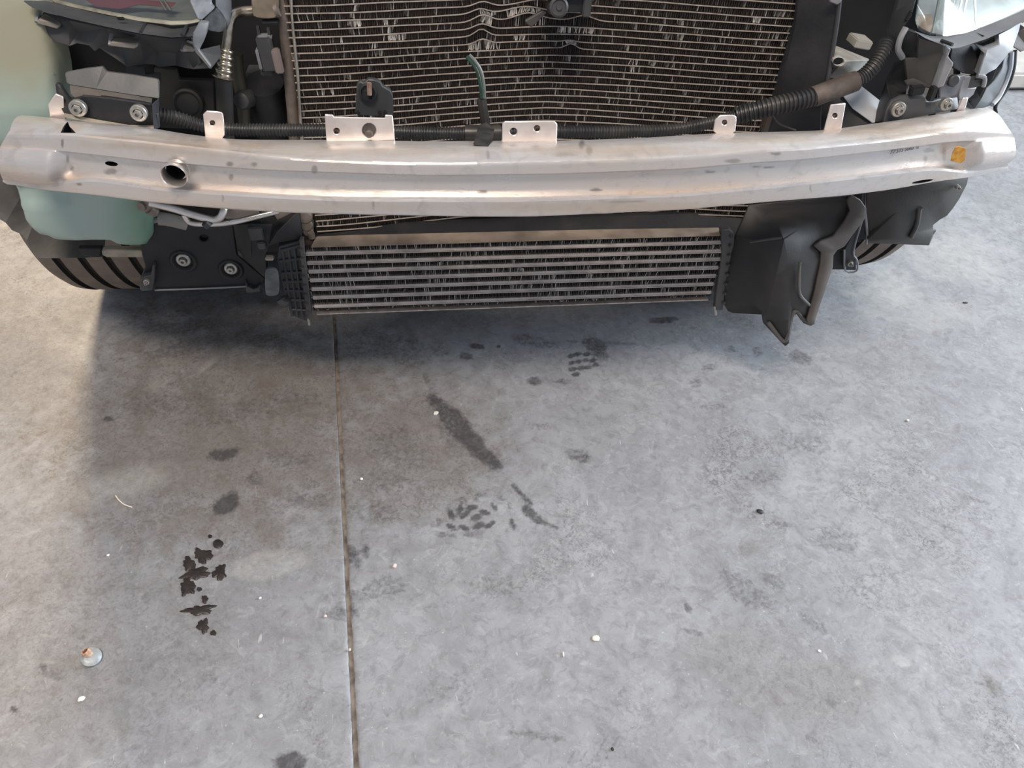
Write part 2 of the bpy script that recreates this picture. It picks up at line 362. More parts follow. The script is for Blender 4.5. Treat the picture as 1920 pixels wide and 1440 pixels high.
def slab(name, xs, ys, side, parent, label):
    A, B = np.meshgrid(xs, ys)            # A: distance from the joint
    edge = (fbm(B*60+side*9, B*7, 5)-.5)*.004
    near = np.exp(-np.abs(A)/.01)
    X = A+jx(B)+side*np.abs(edge)*near*.9; Yv = B
    Z = np.zeros_like(X)
    Z -= .0016*np.exp(-(np.abs(A)-.003)/.002)*(.6+.8*fbm(B*90, B*3, 9))
    V = np.stack([X, Yv, Z], -1).reshape(-1, 3); ny, nx = X.shape
    idx = np.arange(ny*nx).reshape(ny, nx)
    Fq = np.stack([idx[:-1, :-1], idx[:-1, 1:], idx[1:, 1:], idx[1:, :-1]], -1).reshape(-1, 4)
    # skirt down along the joint edge
    col = 0 if side > 0 else nx-1
    base = len(V); Vb = V[idx[:, col]].copy(); Vb[:, 2] = -.012; V = np.vstack([V, Vb])
    ev = idx[:, col]; bi = base+np.arange(ny)
    sk = np.stack([ev[:-1], ev[1:], bi[1:], bi[:-1]], -1) if side > 0 else np.stack([ev[:-1], bi[:-1], bi[1:], ev[1:]], -1)
    Fq = np.vstack([Fq, sk])
    me = bpy.data.meshes.new(name); me.vertices.add(len(V)); me.vertices.foreach_set('co', V.astype(np.float32).ravel())
    me.loops.add(Fq.size); me.loops.foreach_set('vertex_index', Fq.astype(np.int32).ravel())
    me.polygons.add(len(Fq)); me.polygons.foreach_set('loop_start', np.arange(0, Fq.size, 4, dtype=np.int32)); me.update(calc_edges=True)
    ca = me.color_attributes.new('marks', 'FLOAT_COLOR', 'POINT')
    ca.data.foreach_set('color', paint_floor(V[:, 0], V[:, 1]).astype(np.float32).ravel())
    return link(name, me, FLOORM, parent, label, None, True, 60)
fv = [(-9, -6, -.012), (9, -6, -.012), (9, 9, -.012), (-9, 9, -.012)]
floor = from_data('floor', fv+[(x, y, -.06) for x, y, _ in fv], [(0, 1, 2, 3), (4, 7, 6, 5), (0, 4, 5, 1), (1, 5, 6, 2), (2, 6, 7, 3), (3, 7, 4, 0)], JOINTM, None, 'stained grey concrete workshop floor with one sawn joint', 'structure', False)
st = .0036
ysd = np.r_[-6, -3, -1.5, -.9, np.arange(-.62, .80, st), .9, 1.1, 1.4, 1.8, 2.5, 4, 6, 9]
xr = np.r_[.003, .0045, .0065, np.arange(.009, 1.75, st*1.15), 1.9, 2.2, 2.6, 3.2, 4.5, 6, 9]
xl = -np.r_[.003, .0045, .0065, np.arange(.009, .85, st), 1.0, 1.3, 1.8, 2.5, 4, 6, 8.4][::-1]
slab('slab', xr, ysd, 1, floor, None); slab('slab', xl, ysd, -1, floor, None)
# dirt packed in the sawn joint
yj = np.arange(-.7, 1.2, .006); bm = bmesh.new(); rows = []
for y in yj:
    h = -.0032+.0022*(fbm(np.array(y*70), np.array(2.), 4)-.5)
    rows.append([bm.verts.new((jx(y)+dx, y, float(h)-abs(dx)*.1)) for dx in (-.007, -.0025, .0, .0025, .007)])
for a, b in zip(rows, rows[1:]):
    for k in range(4): bm.faces.new((a[k], a[k+1], b[k+1], b[k]))
from_bm('joint_dirt', bm, JOINTM, floor, 'brown dirt packed into the sawn joint')

# back wall with its kerb, seen past the right end of the beam
WALLM = mat('pale_wall_paint', (.62, .62, .56), .7, 0, (.54, .54, .49), 6)
KERBM = mat('kerb_paint', (.56, .54, .50), .7, 0, (.46, .44, .41), 14, .2, 80)
bm = bmesh.new(); add_box(bm, (5.0, 1.94, 1.5), (8, .2, 3.2)); from_bm('wall_back', bm, WALLM, None, 'pale workshop wall behind the car', 'structure', False)
bm = bmesh.new(); add_box(bm, (5.0, 1.64, .034), (8, .44, .052)); bevel_all(bm, .008); from_bm('trim_1', bm, KERBM, None, 'pale concrete kerb along the back wall', 'structure')

# ------------------------------------------------------------------ the car
car = bpy.data.objects.new('car', None); COL.objects.link(car); car.location = (0, 0, 0)
top(car, 'car front with the bumper removed, bare aluminium crash beam and radiators exposed', 'car')
def part(name):
    o = bpy.data.objects.new(name, None); COL.objects.link(o); o.parent = car; return o

# ---- crash beam
RA = [(40, 215), (95, 221), (288, 240), (320, 247), (385, 256), (430, 261), (480, 262), (610, 262), (800, 265), (940, 264), (1045, 264), (1200, 259), (1337, 250), (1500, 246), (1550, 244), (1629, 233), (1680, 226), (1722, 220), (1795, 209), (1851, 200)]
RB = [(14, 250), (40, 251), (117, 251), (250, 264), (375, 277), (480, 290), (600, 299), (735, 305), (840, 306), (1040, 301), (1200, 297), (1280, 293), (1350, 289), (1407, 281), (1500, 278), (1669, 262), (1795, 243), (1840, 242), (1895, 247)]
RC = [(0, 275), (60, 279), (120, 283), (288, 302), (480, 317), (585, 321), (800, 328), (1050, 325), (1280, 316), (1400, 305), (1500, 299), (1680, 279), (1789, 264), (1830, 264), (1902, 258)]
RD = [(5, 330), (60, 347), (95, 350), (120, 338), (135, 332), (175, 332), (300, 351), (355, 355), (480, 363), (525, 366), (650, 371), (960, 372), (1280, 362), (1480, 343), (1680, 320), (1753, 311), (1790, 314), (1820, 324), (1890, 306)]
RF = [(15, 345), (95, 358), (175, 367), (275, 380), (400, 392), (525, 400), (625, 403), (880, 408), (1000, 408), (1280, 395), (1440, 380), (1580, 369), (1680, 356), (1747, 343), (1820, 333), (1884, 320)]
def yc(X): return .10*(X/.66)**2
def rail(R, t):
    R = np.array(R, float); x = R[0, 0]+(R[-1, 0]-R[0, 0])*t; y = np.interp(x, R[:, 0], R[:, 1])
    # light smoothing of the traced line
    w = 26
    ys = np.mean([np.interp(np.clip(x+d, R[0, 0], R[-1, 0]), R[:, 0], R[:, 1]) for d in (-w, -w/2, 0, w/2, w)], 0)
    return x, ys
def rail3(R, t, off):
    x, y = rail(R, t); out = []
    for a, b, o in zip(x, y, off):
        Y = .05
        for _ in range(6): Y = yc(at(a, b, Y)[0])+o
        out.append(at(a, b, Y))
    return np.array(out)
nT = 760; T = np.linspace(0, 1, nT); one = np.ones(nT)
endw = np.maximum(sstep(.075, .045, T), sstep(.945, .97, T))
rec = .013*(1-endw)+.001*endw
A = rail3(RA, T, .052*one); B = rail3(RB, T, .007*one); C = rail3(RC, T, .006*one)
xC, yC = rail(RC, T); C2 = rail3([(a, b) for a, b in zip(xC, yC+2.5)], T, rec+.001)
xD, yD = rail(RD, T); D = rail3([(a, b) for a, b in zip(xD, yD-2)], T, rec)
E_ = rail3([(a, b) for a, b in zip(xD, yD+2)], T, .004*one+.003*endw); E2 = rail3([(a, b) for a, b in zip(xD, yD+7)], T, .0025*one+.004*endw)
Fr = rail3(RF, T, .004*one+.004*endw); G = Fr+np.array([0, .052, .004]); H = A+np.array([0, .002, -.006])
def rounded(P, Q, Rn, fa, fb, n=4):      # rolled edge instead of a knife edge
    a, b = Q+(P-Q)*fa, Q+(Rn-Q)*fb
    return [(a*(1-t)**2+2*Q*t*(1-t)+b*t*t) for t in np.linspace(0, 1, n+1)]
RBk = rounded(A, B, C, .16, .40); RFk = rounded(E2, Fr, G, .16, .06)
keys = [A]+RBk+[C, C2, D, E_, E2]+RFk+[G, H]; subs = [12]+[1]*4+[6]+[1, 14, 2, 2, 8]+[1]*4+[2]+[2, 1]; IWEB = 7
rows = []
for i, (K, n) in enumerate(zip(keys, subs)):
    Nx = keys[(i+1) % len(keys)]
    for k in range(n):
        f = k/n; Pm = K*(1-f)+Nx*f
        if i == IWEB: Pm[:, 1] -= .010*endw*math.sin(math.pi*f)         # the ends bulge forward where the web is
        if i == 0: Pm[:, 2] += .004*math.sin(math.pi*f)               # slight crown on the top flange
        rows.append(Pm)
rows = np.array(rows); nr = len(rows)
V = rows.transpose(1, 0, 2).reshape(-1, 3)
Fc = [(c*nr+r, c*nr+(r+1) % nr, (c+1)*nr+(r+1) % nr, (c+1)*nr+r) for c in range(nT-1) for r in range(nr)]
Fc += [tuple(range(nr))[::-1], tuple((nT-1)*nr+r for r in range(nr))]
def beam_material():
    m = bpy.data.materials.new('warm_tinted_aluminium'); m.use_nodes = True; nt = m.node_tree; N = nt.nodes; L = nt.links; b = N['Principled BSDF']
    tc = N.new('ShaderNodeTexCoord'); mp = N.new('ShaderNodeMapping'); mp.inputs['Scale'].default_value = (1.2, 6, 6); L.new(tc.outputs['Object'], mp.inputs['Vector'])
    def noise(sc, v, d=6, dist=0):
        n = N.new('ShaderNodeTexNoise'); n.inputs['Scale'].default_value = sc; n.inputs['Detail'].default_value = d; n.inputs['Distortion'].default_value = dist; L.new(v, n.inputs['Vector']); return n.outputs['Fac']
    def rng(v, a, c, lo=0., hi=1.):
        r = N.new('ShaderNodeMapRange'); r.inputs[1].default_value = a; r.inputs[2].default_value = c; r.inputs[3].default_value = lo; r.inputs[4].default_value = hi; L.new(v, r.inputs[0]); return r.outputs[0]
    def mix(f, a, c):
        x = N.new('ShaderNodeMix'); x.data_type = 'RGBA'; L.new(f, x.inputs['Factor'])
        for s, v in (('A', a), ('B', c)):
            if isinstance(v, tuple): x.inputs[s].default_value = (*v, 1)
            else: L.new(v, x.inputs[s])
        return x.outputs['Result']
    c = mix(rng(noise(3, mp.outputs[0]), .4, .65), (.74, .71, .695), (.75, .66, .59))  # peach half of the noise puts warm reflected light into the base colour
    c = mix(rng(noise(45, tc.outputs['Object'], 6, 1), .55, .75, 0, .5), c, (.47, .45, .44))
    at_ = N.new('ShaderNodeAttribute'); at_.attribute_name = 'marks'; sp = N.new('ShaderNodeSeparateColor'); L.new(at_.outputs['Color'], sp.inputs[0])
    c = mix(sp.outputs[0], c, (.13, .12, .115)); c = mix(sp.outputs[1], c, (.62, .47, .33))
    L.new(c, b.inputs['Base Color']); b.inputs['Metallic'].default_value = .62
    L.new(rng(noise(20, mp.outputs[0]), .3, .7, .24, .42), b.inputs['Roughness'])
    bp = N.new('ShaderNodeBump'); bp.inputs['Strength'].default_value = .12; bp.inputs['Distance'].default_value = .002
    L.new(noise(60, mp.outputs[0]), bp.inputs['Height']); L.new(bp.outputs[0], b.inputs['Normal'])
    return m
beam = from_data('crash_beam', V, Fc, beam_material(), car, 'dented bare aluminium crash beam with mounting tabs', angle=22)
# round opening and oblong slot really cut through the front
def cut(target, px, py, Y, rx, ry, depth, n=28):
    bm = bmesh.new(); rings = []
    for dy in (-.05, depth):
        rings.append([bm.verts.new(tuple(at(x, y, Y)+np.array([0, dy, 0]))) for x, y in circ(px, py, rx, n, ry)])
    for k in range(n): bm.faces.new((rings[0][k], rings[0][(k+1) % n], rings[1][(k+1) % n], rings[1][k]))
    bm.faces.new(rings[0][::-1]); bm.faces.new(rings[1])
    cut_with(target, from_bm('cutter', bm, DARK, None, smooth=False))
def cut_with(target, c):
    md = target.modifiers.new('cut', 'BOOLEAN'); md.operation = 'DIFFERENCE'; md.object = c; md.solver = 'EXACT'
    try: md.material_mode = 'TRANSFER'  # dark cutter material stays on the hole walls as painted shade
    except Exception: pass
    dg = bpy.context.evaluated_depsgraph_get(); me = bpy.data.meshes.new_from_object(target.evaluated_get(dg)); target.modifiers.clear(); target.data = me
    bpy.data.objects.remove(c)
cut(beam, 326, 330, .045, 20, 20, .09); cut(beam, 206, 313, .068, 13, 4.5, .06, 14); cut(beam, 1718, 328, .085, 23, 3, .03, 14); None
bm = bmesh.new(); r0 = [bm.verts.new(tuple(gr(x, y, .557)+np.array([0, 0, .03]))) for x, y in [(112, 246), (127, 228), (131, 238), (142, 248)]]; r1 = [bm.verts.new(v.co-Vector((0, 0, .05))) for v in r0]
for k in range(4): bm.faces.new((r0[k], r0[(k+1) % 4], r1[(k+1) % 4], r1[k]))
bm.faces.new(r0[::-1]); bm.faces.new(r1); cut_with(beam, from_bm('cutter', bm, DARK, None, smooth=False))
me = beam.data; me.shade_smooth(); me.set_sharp_from_angle(angle=math.radians(24))
co = np.zeros(len(me.vertices)*3, np.float32); me.vertices.foreach_get('co', co); co = co.reshape(-1, 3).astype(float)
bx, by = project(co); g = np.zeros(len(co)); bounce_tint = np.zeros(len(co))
wob = fbm(co[:, 0]*150, co[:, 2]*150, 11)-.5
for x, y, rx, ry, s in [(905, 360, 10, 3.5, .8), (1117, 356, 13, 3, .8), (1090, 272, 6, 10, .6), (1105, 282, 6, 8, .6), (1060, 290, 20, 5, .35), (915, 290, 4, 12, .4), (430, 308, 8, 5, .6), (477, 308, 6, 4, .5), (433, 332, 5, 7, .5), (590, 318, 6, 8, .5), (1375, 302, 18, 4, .45), (1455, 288, 10, 3, .6), (1430, 313, 20, 1.5, .6), (1330, 322, 10, 2, .6), (208, 322, 14, 6, .55), (127, 297, 4, 9, .5), (135, 315, 5, 5, .45), (117, 270, 2.5, 10, .7), (1742, 282, 14, 4, .3), (1770, 290, 4, 16, .3), (1735, 300, 4, 9, .35), (148, 345, 6, 3, .6), (1165, 378, 50, 2, .4), (700, 385, 2, 8, .5), (418, 372, 2, 8, .5), (1520, 355, 1.5, 7, .5), (865, 362, 4, 2, .4), (190, 370, 12, 3, .4)]:
    d = np.hypot((bx-x)/rx, (by-y)/ry)+wob*.8; g = np.maximum(g, s*sstep(1.15, .6, d))
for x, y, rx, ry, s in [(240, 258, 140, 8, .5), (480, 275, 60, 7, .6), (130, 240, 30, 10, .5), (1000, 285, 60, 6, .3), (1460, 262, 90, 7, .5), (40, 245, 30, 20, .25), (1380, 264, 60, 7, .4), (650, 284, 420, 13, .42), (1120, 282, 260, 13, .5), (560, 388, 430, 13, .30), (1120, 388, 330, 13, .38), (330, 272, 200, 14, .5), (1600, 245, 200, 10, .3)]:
    d = np.hypot((bx-x)/rx, (by-y)/ry)+wob*.6; bounce_tint = np.maximum(bounce_tint, s*sstep(1.2, .3, d))  # peach along the flanges: warm light bounced off the floor, painted into the colour
front = (co[:, 1] < yc(co[:, 0])+.06)
ca = me.color_attributes.new('marks', 'FLOAT_COLOR', 'POINT'); ca.data.foreach_set('color', np.stack([g*front, bounce_tint*front, 0*g, 1+0*g], -1).astype(np.float32).ravel())
# pressed rim of the round opening
bm = bmesh.new(); ct = at(326, 330, .0395); k = mpp(326, 330, .04)
lathe_axis(bm, ct, (-.05, -1, .02), [(21*k, -.016), (21*k, -.001), (23*k, .0012), (24.5*k, -.001), (24*k, -.004)], 32); from_bm('hole_rim', bm, ALU, beam)
# mounting tabs standing on the top flange
def tabY(x): return yc(at(x, 240, .08)[0])+.050
def tab(name, pts, holes, m=ALUTAB, dy=0., label=None, rnd=1):
    Yt = tabY(sum(p[0] for p in pts)/len(pts))+dy
    o = sheet(name, pts, m, beam, Y=Yt, th=.0025, holes=[circ(x, y, r, 14) for x, y, r in holes], label=label, rnd=rnd)
    return Yt
def clipnut(x, y, r, Y, m=None):
    bm = bmesh.new(); kk = mpp(x, y, Y)*r
    lathe_axis(bm, at(x, y, Y+.004), (0, -1, 0), [(kk*1.5, 0), (kk*1.5, .002), (kk*.9, .003), (kk*.55, .003), (kk*.5, .001), (0, .001)], 14)
    from_bm('clip_nut', bm, m or mat('rusty_clip', (.16, .12, .10), .6, .6, (.08, .06, .05), 200), beam)
Yt = tab('mounting_tab', [(380, 208), (414, 210), (419, 216), (422, 264), (385, 262), (383, 240)], [(398, 231, 5)]); clipnut(398, 231, 5, Yt)
Yt = tab('mounting_tab', [(609, 215), (624, 216), (626, 220), (722, 222), (722, 216), (736, 217), (741, 268), (612, 268)], [(631, 246, 6), (692, 244, 13)], rnd=0); clipnut(631, 246, 6, Yt)
bm = bmesh.new(); kk = mpp(692, 244, Yt)*13; lathe_axis(bm, at(692, 244, Yt+.006), (0, -1, 0), [(kk*1.1, 0), (kk*1.1, .003), (kk*.62, .0035), (kk*.6, .010), (kk*.4, .011), (0, .009)], 20); from_bm('stud', bm, mat('dirty_stud', (.20, .17, .15), .5, .7), beam)
Yt = tab('mounting_tab', [(947, 228), (1040, 228), (1045, 233), (1044, 268), (941, 268), (942, 233)], [(963, 247, 7), (1007, 241, 6)], rnd=0); clipnut(1007, 241, 6, Yt)
Yt = tab('mounting_tab', [(1343, 217), (1376, 216), (1382, 220), (1378, 254), (1336, 254)], [(1359, 230, 5)]); clipnut(1359, 230, 5, Yt)
Yt = tab('mounting_tab', [(1558, 197), (1586, 194), (1577, 246), (1544, 249)], [(1566, 217, 5)], rnd=0); clipnut(1566, 217, 5, Yt)
tab('mounting_tab', [(104, 176), (118, 182), (124, 226), (94, 224), (90, 196)], [], rnd=0, dy=.012)
tab('mounting_tab', [(1806, 184), (1816, 183), (1808, 214), (1792, 214)], [], rnd=0, dy=.012)
# sticker and stamped number
def webY(px, py):
    Y = .05
    for _ in range(6): Y = yc(at(px, py, Y)[0])+.0035
    return Y
YS = webY(1797, 290)
sheet('inspection_sticker', [(1792, 276), (1800, 275), (1811, 279), (1809, 300), (1802, 306), (1783, 302), (1786, 288)], mat('orange_paint', (.72, .38, .06), .5, 0, (.50, .22, .03), 150), beam, Y=YS-.005, th=.0012, label='orange paint mark', bev=False)
fc = bpy.data.curves.new('stamp', 'FONT'); fc.body = 'F7 515 5082 -2'; fc.size = .0086; fc.extrude = .0003
fo = bpy.data.objects.new('stamp', fc); COL.objects.link(fo); dg = bpy.context.evaluated_depsgraph_get(); tm = bpy.data.meshes.new_from_object(fo.evaluated_get(dg)); bpy.data.objects.remove(fo)
p0, p1 = at(1674, 295, webY(1674, 295)), at(1728, 284, webY(1728, 284)); ux = Vector(p1-p0).normalized(); uz = Vector((0, 0, 1)); uz = (uz-ux*uz.dot(ux)).normalized(); un = ux.cross(uz)
wd = max(v.co.x for v in tm.vertices); sc = (Vector(p1-p0).length)/wd
off = Vector((0, .0095, 0))
for v in tm.vertices: v.co = Vector(p0)+off+ux*v.co.x*sc+uz*v.co.y*sc*1.05-un*0+un*v.co.z+Vector((0, -.0012, 0))
link('stamped_number', tm, mat('stamp_ink', (.22, .21, .20), .6), beam, 'faint stamped part number', smooth=False)

# ---- condenser (slatted core behind the beam)
def bowY(X):
    u = np.clip((X+.315)/.345, 0, 1)*(X < .03)+np.clip((.37-X)/.34, 0, 1)*(X >= .03)
    return .205+BOW*(u*u*(3-2*u)*.55+u*.45)
BOW = float(gr(1010, 201, .505)[1]-.205-.0)
Y0c = .205
def xl_edge(z): return at(561, 219, Y0c)[0]+.004*(z-.5)
cond = part('condenser'); cond['label'] = 'crash-bent condenser with thin horizontal tubes'
PIT = .00945; zb = at(583, 435, Y0c)[2]; XL, XR = at(563, 219, Y0c)[0], .385
nrow = 46
kinks = []   # (X, row, dz, width)
def row_of(px, py):
    best = None
    for Y in np.arange(Y0c, Y0c+.06, .002):
        p = at(px, py, Y)
        if best is None or abs(bowY(np.array(p[0]))-Y) < best[0]: best = (abs(bowY(np.array(p[0]))-Y), p)
    return float(best[1][0]), (best[1][2]-zb)/PIT
for px, py, amp, w in [(900, 22, 8, 18), (905, 35, 11, 20), (903, 48, 9, 18), (902, 61, 7, 16), (902, 74, 5, 14), (904, 88, 8, 15), (1070, 88, 9, 12), (1068, 75, 3, 14), (1095, 32, 9, 22), (985, 20, 10, 40), (990, 35, 11, 30), (905, 8, 8, 18), (1010, 8, 8, 40)]:
    X, r = row_of(px, py); kinks.append((X, round(r), amp*.00075, w*.00075))
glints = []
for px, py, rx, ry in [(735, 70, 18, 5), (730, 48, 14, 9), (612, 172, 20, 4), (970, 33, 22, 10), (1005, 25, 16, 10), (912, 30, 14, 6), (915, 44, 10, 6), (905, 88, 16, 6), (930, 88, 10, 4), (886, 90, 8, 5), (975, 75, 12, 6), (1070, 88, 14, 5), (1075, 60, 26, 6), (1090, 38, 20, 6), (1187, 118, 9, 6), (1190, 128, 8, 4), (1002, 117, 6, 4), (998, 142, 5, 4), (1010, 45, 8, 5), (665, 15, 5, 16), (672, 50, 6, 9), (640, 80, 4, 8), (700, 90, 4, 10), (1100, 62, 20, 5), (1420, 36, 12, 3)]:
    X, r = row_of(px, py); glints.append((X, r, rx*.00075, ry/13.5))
xs = np.arange(XL, XR, .006)
def tube_z(k, X):
    z = zb+k*PIT+0*X
    for kx, kr, dz, w in kinks:
        if kr == k: z = z+dz*np.exp(-((X-kx)/w)**2)
    return z+.0004*np.sin(X*37+k*2.1)
for k in range(nrow):
    z = tube_z(k, xs); y = bowY(xs)-.0015
    sec = [(-.0006, .0005), (-.0003, 0), (.0003, 0), (.0006, .0005), (.0006, .0022), (-.0006, .0022)]
    Vt = [(x, yy+b, zz+a) for x, yy, zz in zip(xs, y, z) for a, b in sec]; n = len(sec)
    Ft = [(i*n+j, i*n+(j+1) % n, (i+1)*n+(j+1) % n, (i+1)*n+j) for i in range(len(xs)-1) for j in range(n)]+[tuple(range(n)), tuple((len(xs)-1)*n+j for j in range(n))[::-1]]
    from_data('tube', Vt, Ft, TUBEM, cond, angle=50)
def fins(name, xa, xb, rowsz, yfun, depth, pitch, parent, glint=(), bright=.10, slots=None):
    V = []; Fc = []; Cc = []
    for r, (z0f, z1f) in enumerate(rowsz):
        X = np.arange(xa+.002, xb-.002, pitch); X = X+RNG.normal(0, pitch*.12, len(X))
        sh = vnoise(X*25, np.full_like(X, r*1.7), 3)
        for i, x in enumerate(X):
            z0, z1 = float(z0f(x)), float(z1f(x)); y = float(yfun(np.array(x))); lean = RNG.normal(0, pitch*.10)
            c = .03+.07*RNG.random()**2; col = np.array([c*1.2, c, c*.9])
            bent = 0.
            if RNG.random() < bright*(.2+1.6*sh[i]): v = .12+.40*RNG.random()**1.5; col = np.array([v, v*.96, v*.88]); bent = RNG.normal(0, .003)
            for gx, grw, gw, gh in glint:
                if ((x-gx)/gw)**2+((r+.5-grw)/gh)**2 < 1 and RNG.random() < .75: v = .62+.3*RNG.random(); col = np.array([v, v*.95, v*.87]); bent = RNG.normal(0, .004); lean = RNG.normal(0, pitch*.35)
            sgn = 1 if i % 2 else -1
            b = len(V); w = .0006 if bent == 0 else .0010
            xb0, xt0 = x-sgn*pitch*.12, x+sgn*pitch*.12+lean
            V += [(xb0-w/2, y+.001, z0), (xb0+w/2, y+.001, z0), (xt0+w/2, y+.001-abs(bent)*.3, z1), (xt0-w/2, y+.001-abs(bent)*.3, z1), (xb0+bent, y+depth, z0), (xt0+bent, y+depth, z1)]
            Fc += [(b, b+1, b+2, b+3), (b+1, b+4, b+5, b+2), (b, b+3, b+5, b+4)]; Cc += [col]*6
    me = bpy.data.meshes.new(name); me.from_pydata(V, [], Fc); me.update()
    ca = me.color_attributes.new('fin_col', 'FLOAT_COLOR', 'POINT'); ca.data.foreach_set('color', np.c_[np.array(Cc), np.ones(len(Cc))].astype(np.float32).ravel())
    return link(name, me, FIN, parent, None, 'stuff', smooth=False)
rz = [((lambda x, k=k: tube_z(k, x)+.0011), (lambda x, k=k: tube_z(k+1, x)-.0011)) for k in range(nrow-1)]
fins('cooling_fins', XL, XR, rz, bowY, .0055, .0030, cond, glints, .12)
BACK = mat('core_backing', (.040, .031, .026), .8, 0, (.060, .040, .034), 20)
bx_ = np.linspace(XL-.002, XR+.002, 30); Vb = []; 
for x in bx_: Vb += [(x, float(bowY(np.array(x)))+.0065, zb-.004), (x, float(bowY(np.array(x)))+.0065, zb+nrow*PIT), (x, float(bowY(np.array(x)))+.04, zb+nrow*PIT), (x, float(bowY(np.array(x)))+.04, zb-.004)]
Fb = [(i*4+j, i*4+(j+1) % 4, i*4+4+(j+1) % 4, i*4+4+j) for i in range(29) for j in range(4)]+[(0, 1, 2, 3), (119, 118, 117, 116)]
from_data('core_backing', Vb, Fb, BACK, cond)
# left header and side plate
hp = [at(530, -90, .215), at(531, 0, .215), at(541, 110, .215), at(549, 200, .215), at(556, 300, .215), at(566, 395, .215)]
bm = bmesh.new(); add_tube(bm, hp, .0085, 14); from_bm('header_tank', bm, BROWN, cond, 'brown dusty header tank')
sheet('side_plate', [(538, -60), (546, 50), (552, 110), (557, 160), (561, 245), (574, 400), (584, 400), (566, 245), (563, 190), (560, 140), (549, 40), (545, -60)], mat('side_plate_alu', (.42, .38, .33), .5, .6, (.30, .26, .22), 50), cond, Y=.198, th=.012)
bm = bmesh.new()
for px, py, r in [(572, 405, .011), (575, 420, .010), (578, 432, .008)]: lathe_axis(bm, at(px, py, .2), (0, -1, .1), [(r, -.01), (r, .004), (r*.8, .006), (0, .006)], 12)
add_tube(bm, [at(583, 436, .19), at(585, 446, .19)], .005, 8); from_bm('end_fitting', bm, BROWN, cond, 'brown clogged lower fitting')
sheet('end_fitting', [(512, 398), (530, 392), (560, 398), (562, 412), (546, 414), (542, 428), (536, 414), (520, 416)], BROWN, cond, Y=.19, th=.02, label='brown dirty pipe fitting')
# dark ledge under the core
sheet('lower_crossmember', [(585, 432), (800, 420), (1100, 408), (1420, 395), (1430, 440), (1360, 440), (1000, 446), (590, 458)], PLAST, car, Y=lambda x, y: .215 if y < 435 else .185, th=.01, label='black lower crossmember between the two cores')

# ---- intercooler
ic = part('intercooler'); ic['label'] = 'intercooler with seven wide horizontal tubes'
YI = .168; XI0, XI1 = at(576, 520, YI)[0], at(1352, 500, YI)[0]
zrow = [at(640, y, YI)[2] for y in (476.5, 494, 510, 526.5, 543, 559, 575.5)]
zt = at(640, 460, YI)[2]; zbo = at(640, 587, YI)[2]
for z in zrow:
    bm = bmesh.new(); add_box(bm, ((XI0+XI1)/2, YI+.012, z), (XI1-XI0, .024, .0070)); bevel_all(bm, .0032, 3); from_bm('tube', bm, ICTUBE, ic)
zz = [zbo]+zrow[::-1]+[zt]
rz = [((lambda x, a=a: a+(.004 if i else .001)), (lambda x, b=b: b-.004)) for i, (a, b) in enumerate(zip(zz, zz[1:]))]
fins('cooling_fins', XI0, XI1, rz, lambda X: np.full_like(X, YI+.002), .006, .0030, ic, (), .26)
bm = bmesh.new(); add_box(bm, ((XI0+XI1)/2, YI+.016, (zt+zbo)/2-.002), (XI1-XI0, .014, zt-zbo-.004)); from_bm('core_backing', bm, BACK, ic, smooth=False)
bm = bmesh.new(); add_box(bm, ((XI0+XI1)/2, YI+.03, zbo-.001), (XI1-XI0-.01, .06, .002)); from_bm('bottom_plate', bm, TUBEM, ic, smooth=False)
sheet('top_plate', [(582, 465), (800, 459), (1100, 450), (1352, 443), (1350, 430), (1100, 434), (800, 441), (660, 444), (592, 447)], mat('dusty_top_plate', (.36, .29, .235), .6, .1, (.24, .19, .15), 30, .2, 150), ic, Y=lambda x, y: YI+(-.004 if (y-464+(x-582)*22/770) > -7 else .022), th=.006, label='dusty brown top plate')
# black end tank with crimp rail and ribs
sheet('end_tank', [(522, 462), (562, 452), (572, 520), (580, 604), (556, 596), (545, 590), (536, 560), (527, 520), (518, 490)], PLASTG, ic, Y=YI+.012, th=.05, label='black ribbed plastic end tank')
ribs = [((527, 470), (566, 460)), ((524, 490), (568, 484)), ((528, 512), (570, 510)), ((530, 528), (572, 527)), ((534, 545), (575, 545)), ((538, 562), (577, 563)), ((545, 580), (579, 582)), ((530, 470), (548, 592)), ((541, 466), (558, 594)), ((552, 462), (568, 598))]
for a, b in ribs:
    bm = bmesh.new(); add_tube(bm, [at(*a, YI+.010), at(*b, YI+.010)], .0022, 6); from_bm('rib', bm, PLASTG, ic)
sheet('crimp_rail', [(561, 450), (569, 449), (577, 520), (585, 602), (576, 600), (568, 540)], DUSTY, ic, Y=YI-.002, th=.01)
for i in range(8):
    f = i/7; x, y = 563+13*f, 470+118*f; block('crimp_tooth', x, y, YI-.006, 6, 6, .006, DUSTY, ic)
tube('locating_pin', [(578, 596, YI), (580, 609, YI)], .0022, BOLTM, ic, seg=8)
sheet('crimp_rail', [(1352, 432), (1368, 430), (1378, 440), (1376, 470), (1362, 530), (1356, 582), (1340, 582), (1345, 540), (1354, 480)], DUSTY, ic, Y=YI-.002, th=.012)
for i in range(8):
    f = i/7; x, y = 1372-14*f, 445+125*f; block('crimp_tooth', x, y, YI-.007, 6, 6, .006, DUSTY, ic)
tube('locating_pin', [(1340, 574, YI), (1342, 590, YI)], .0022, BOLTM, ic, seg=8)

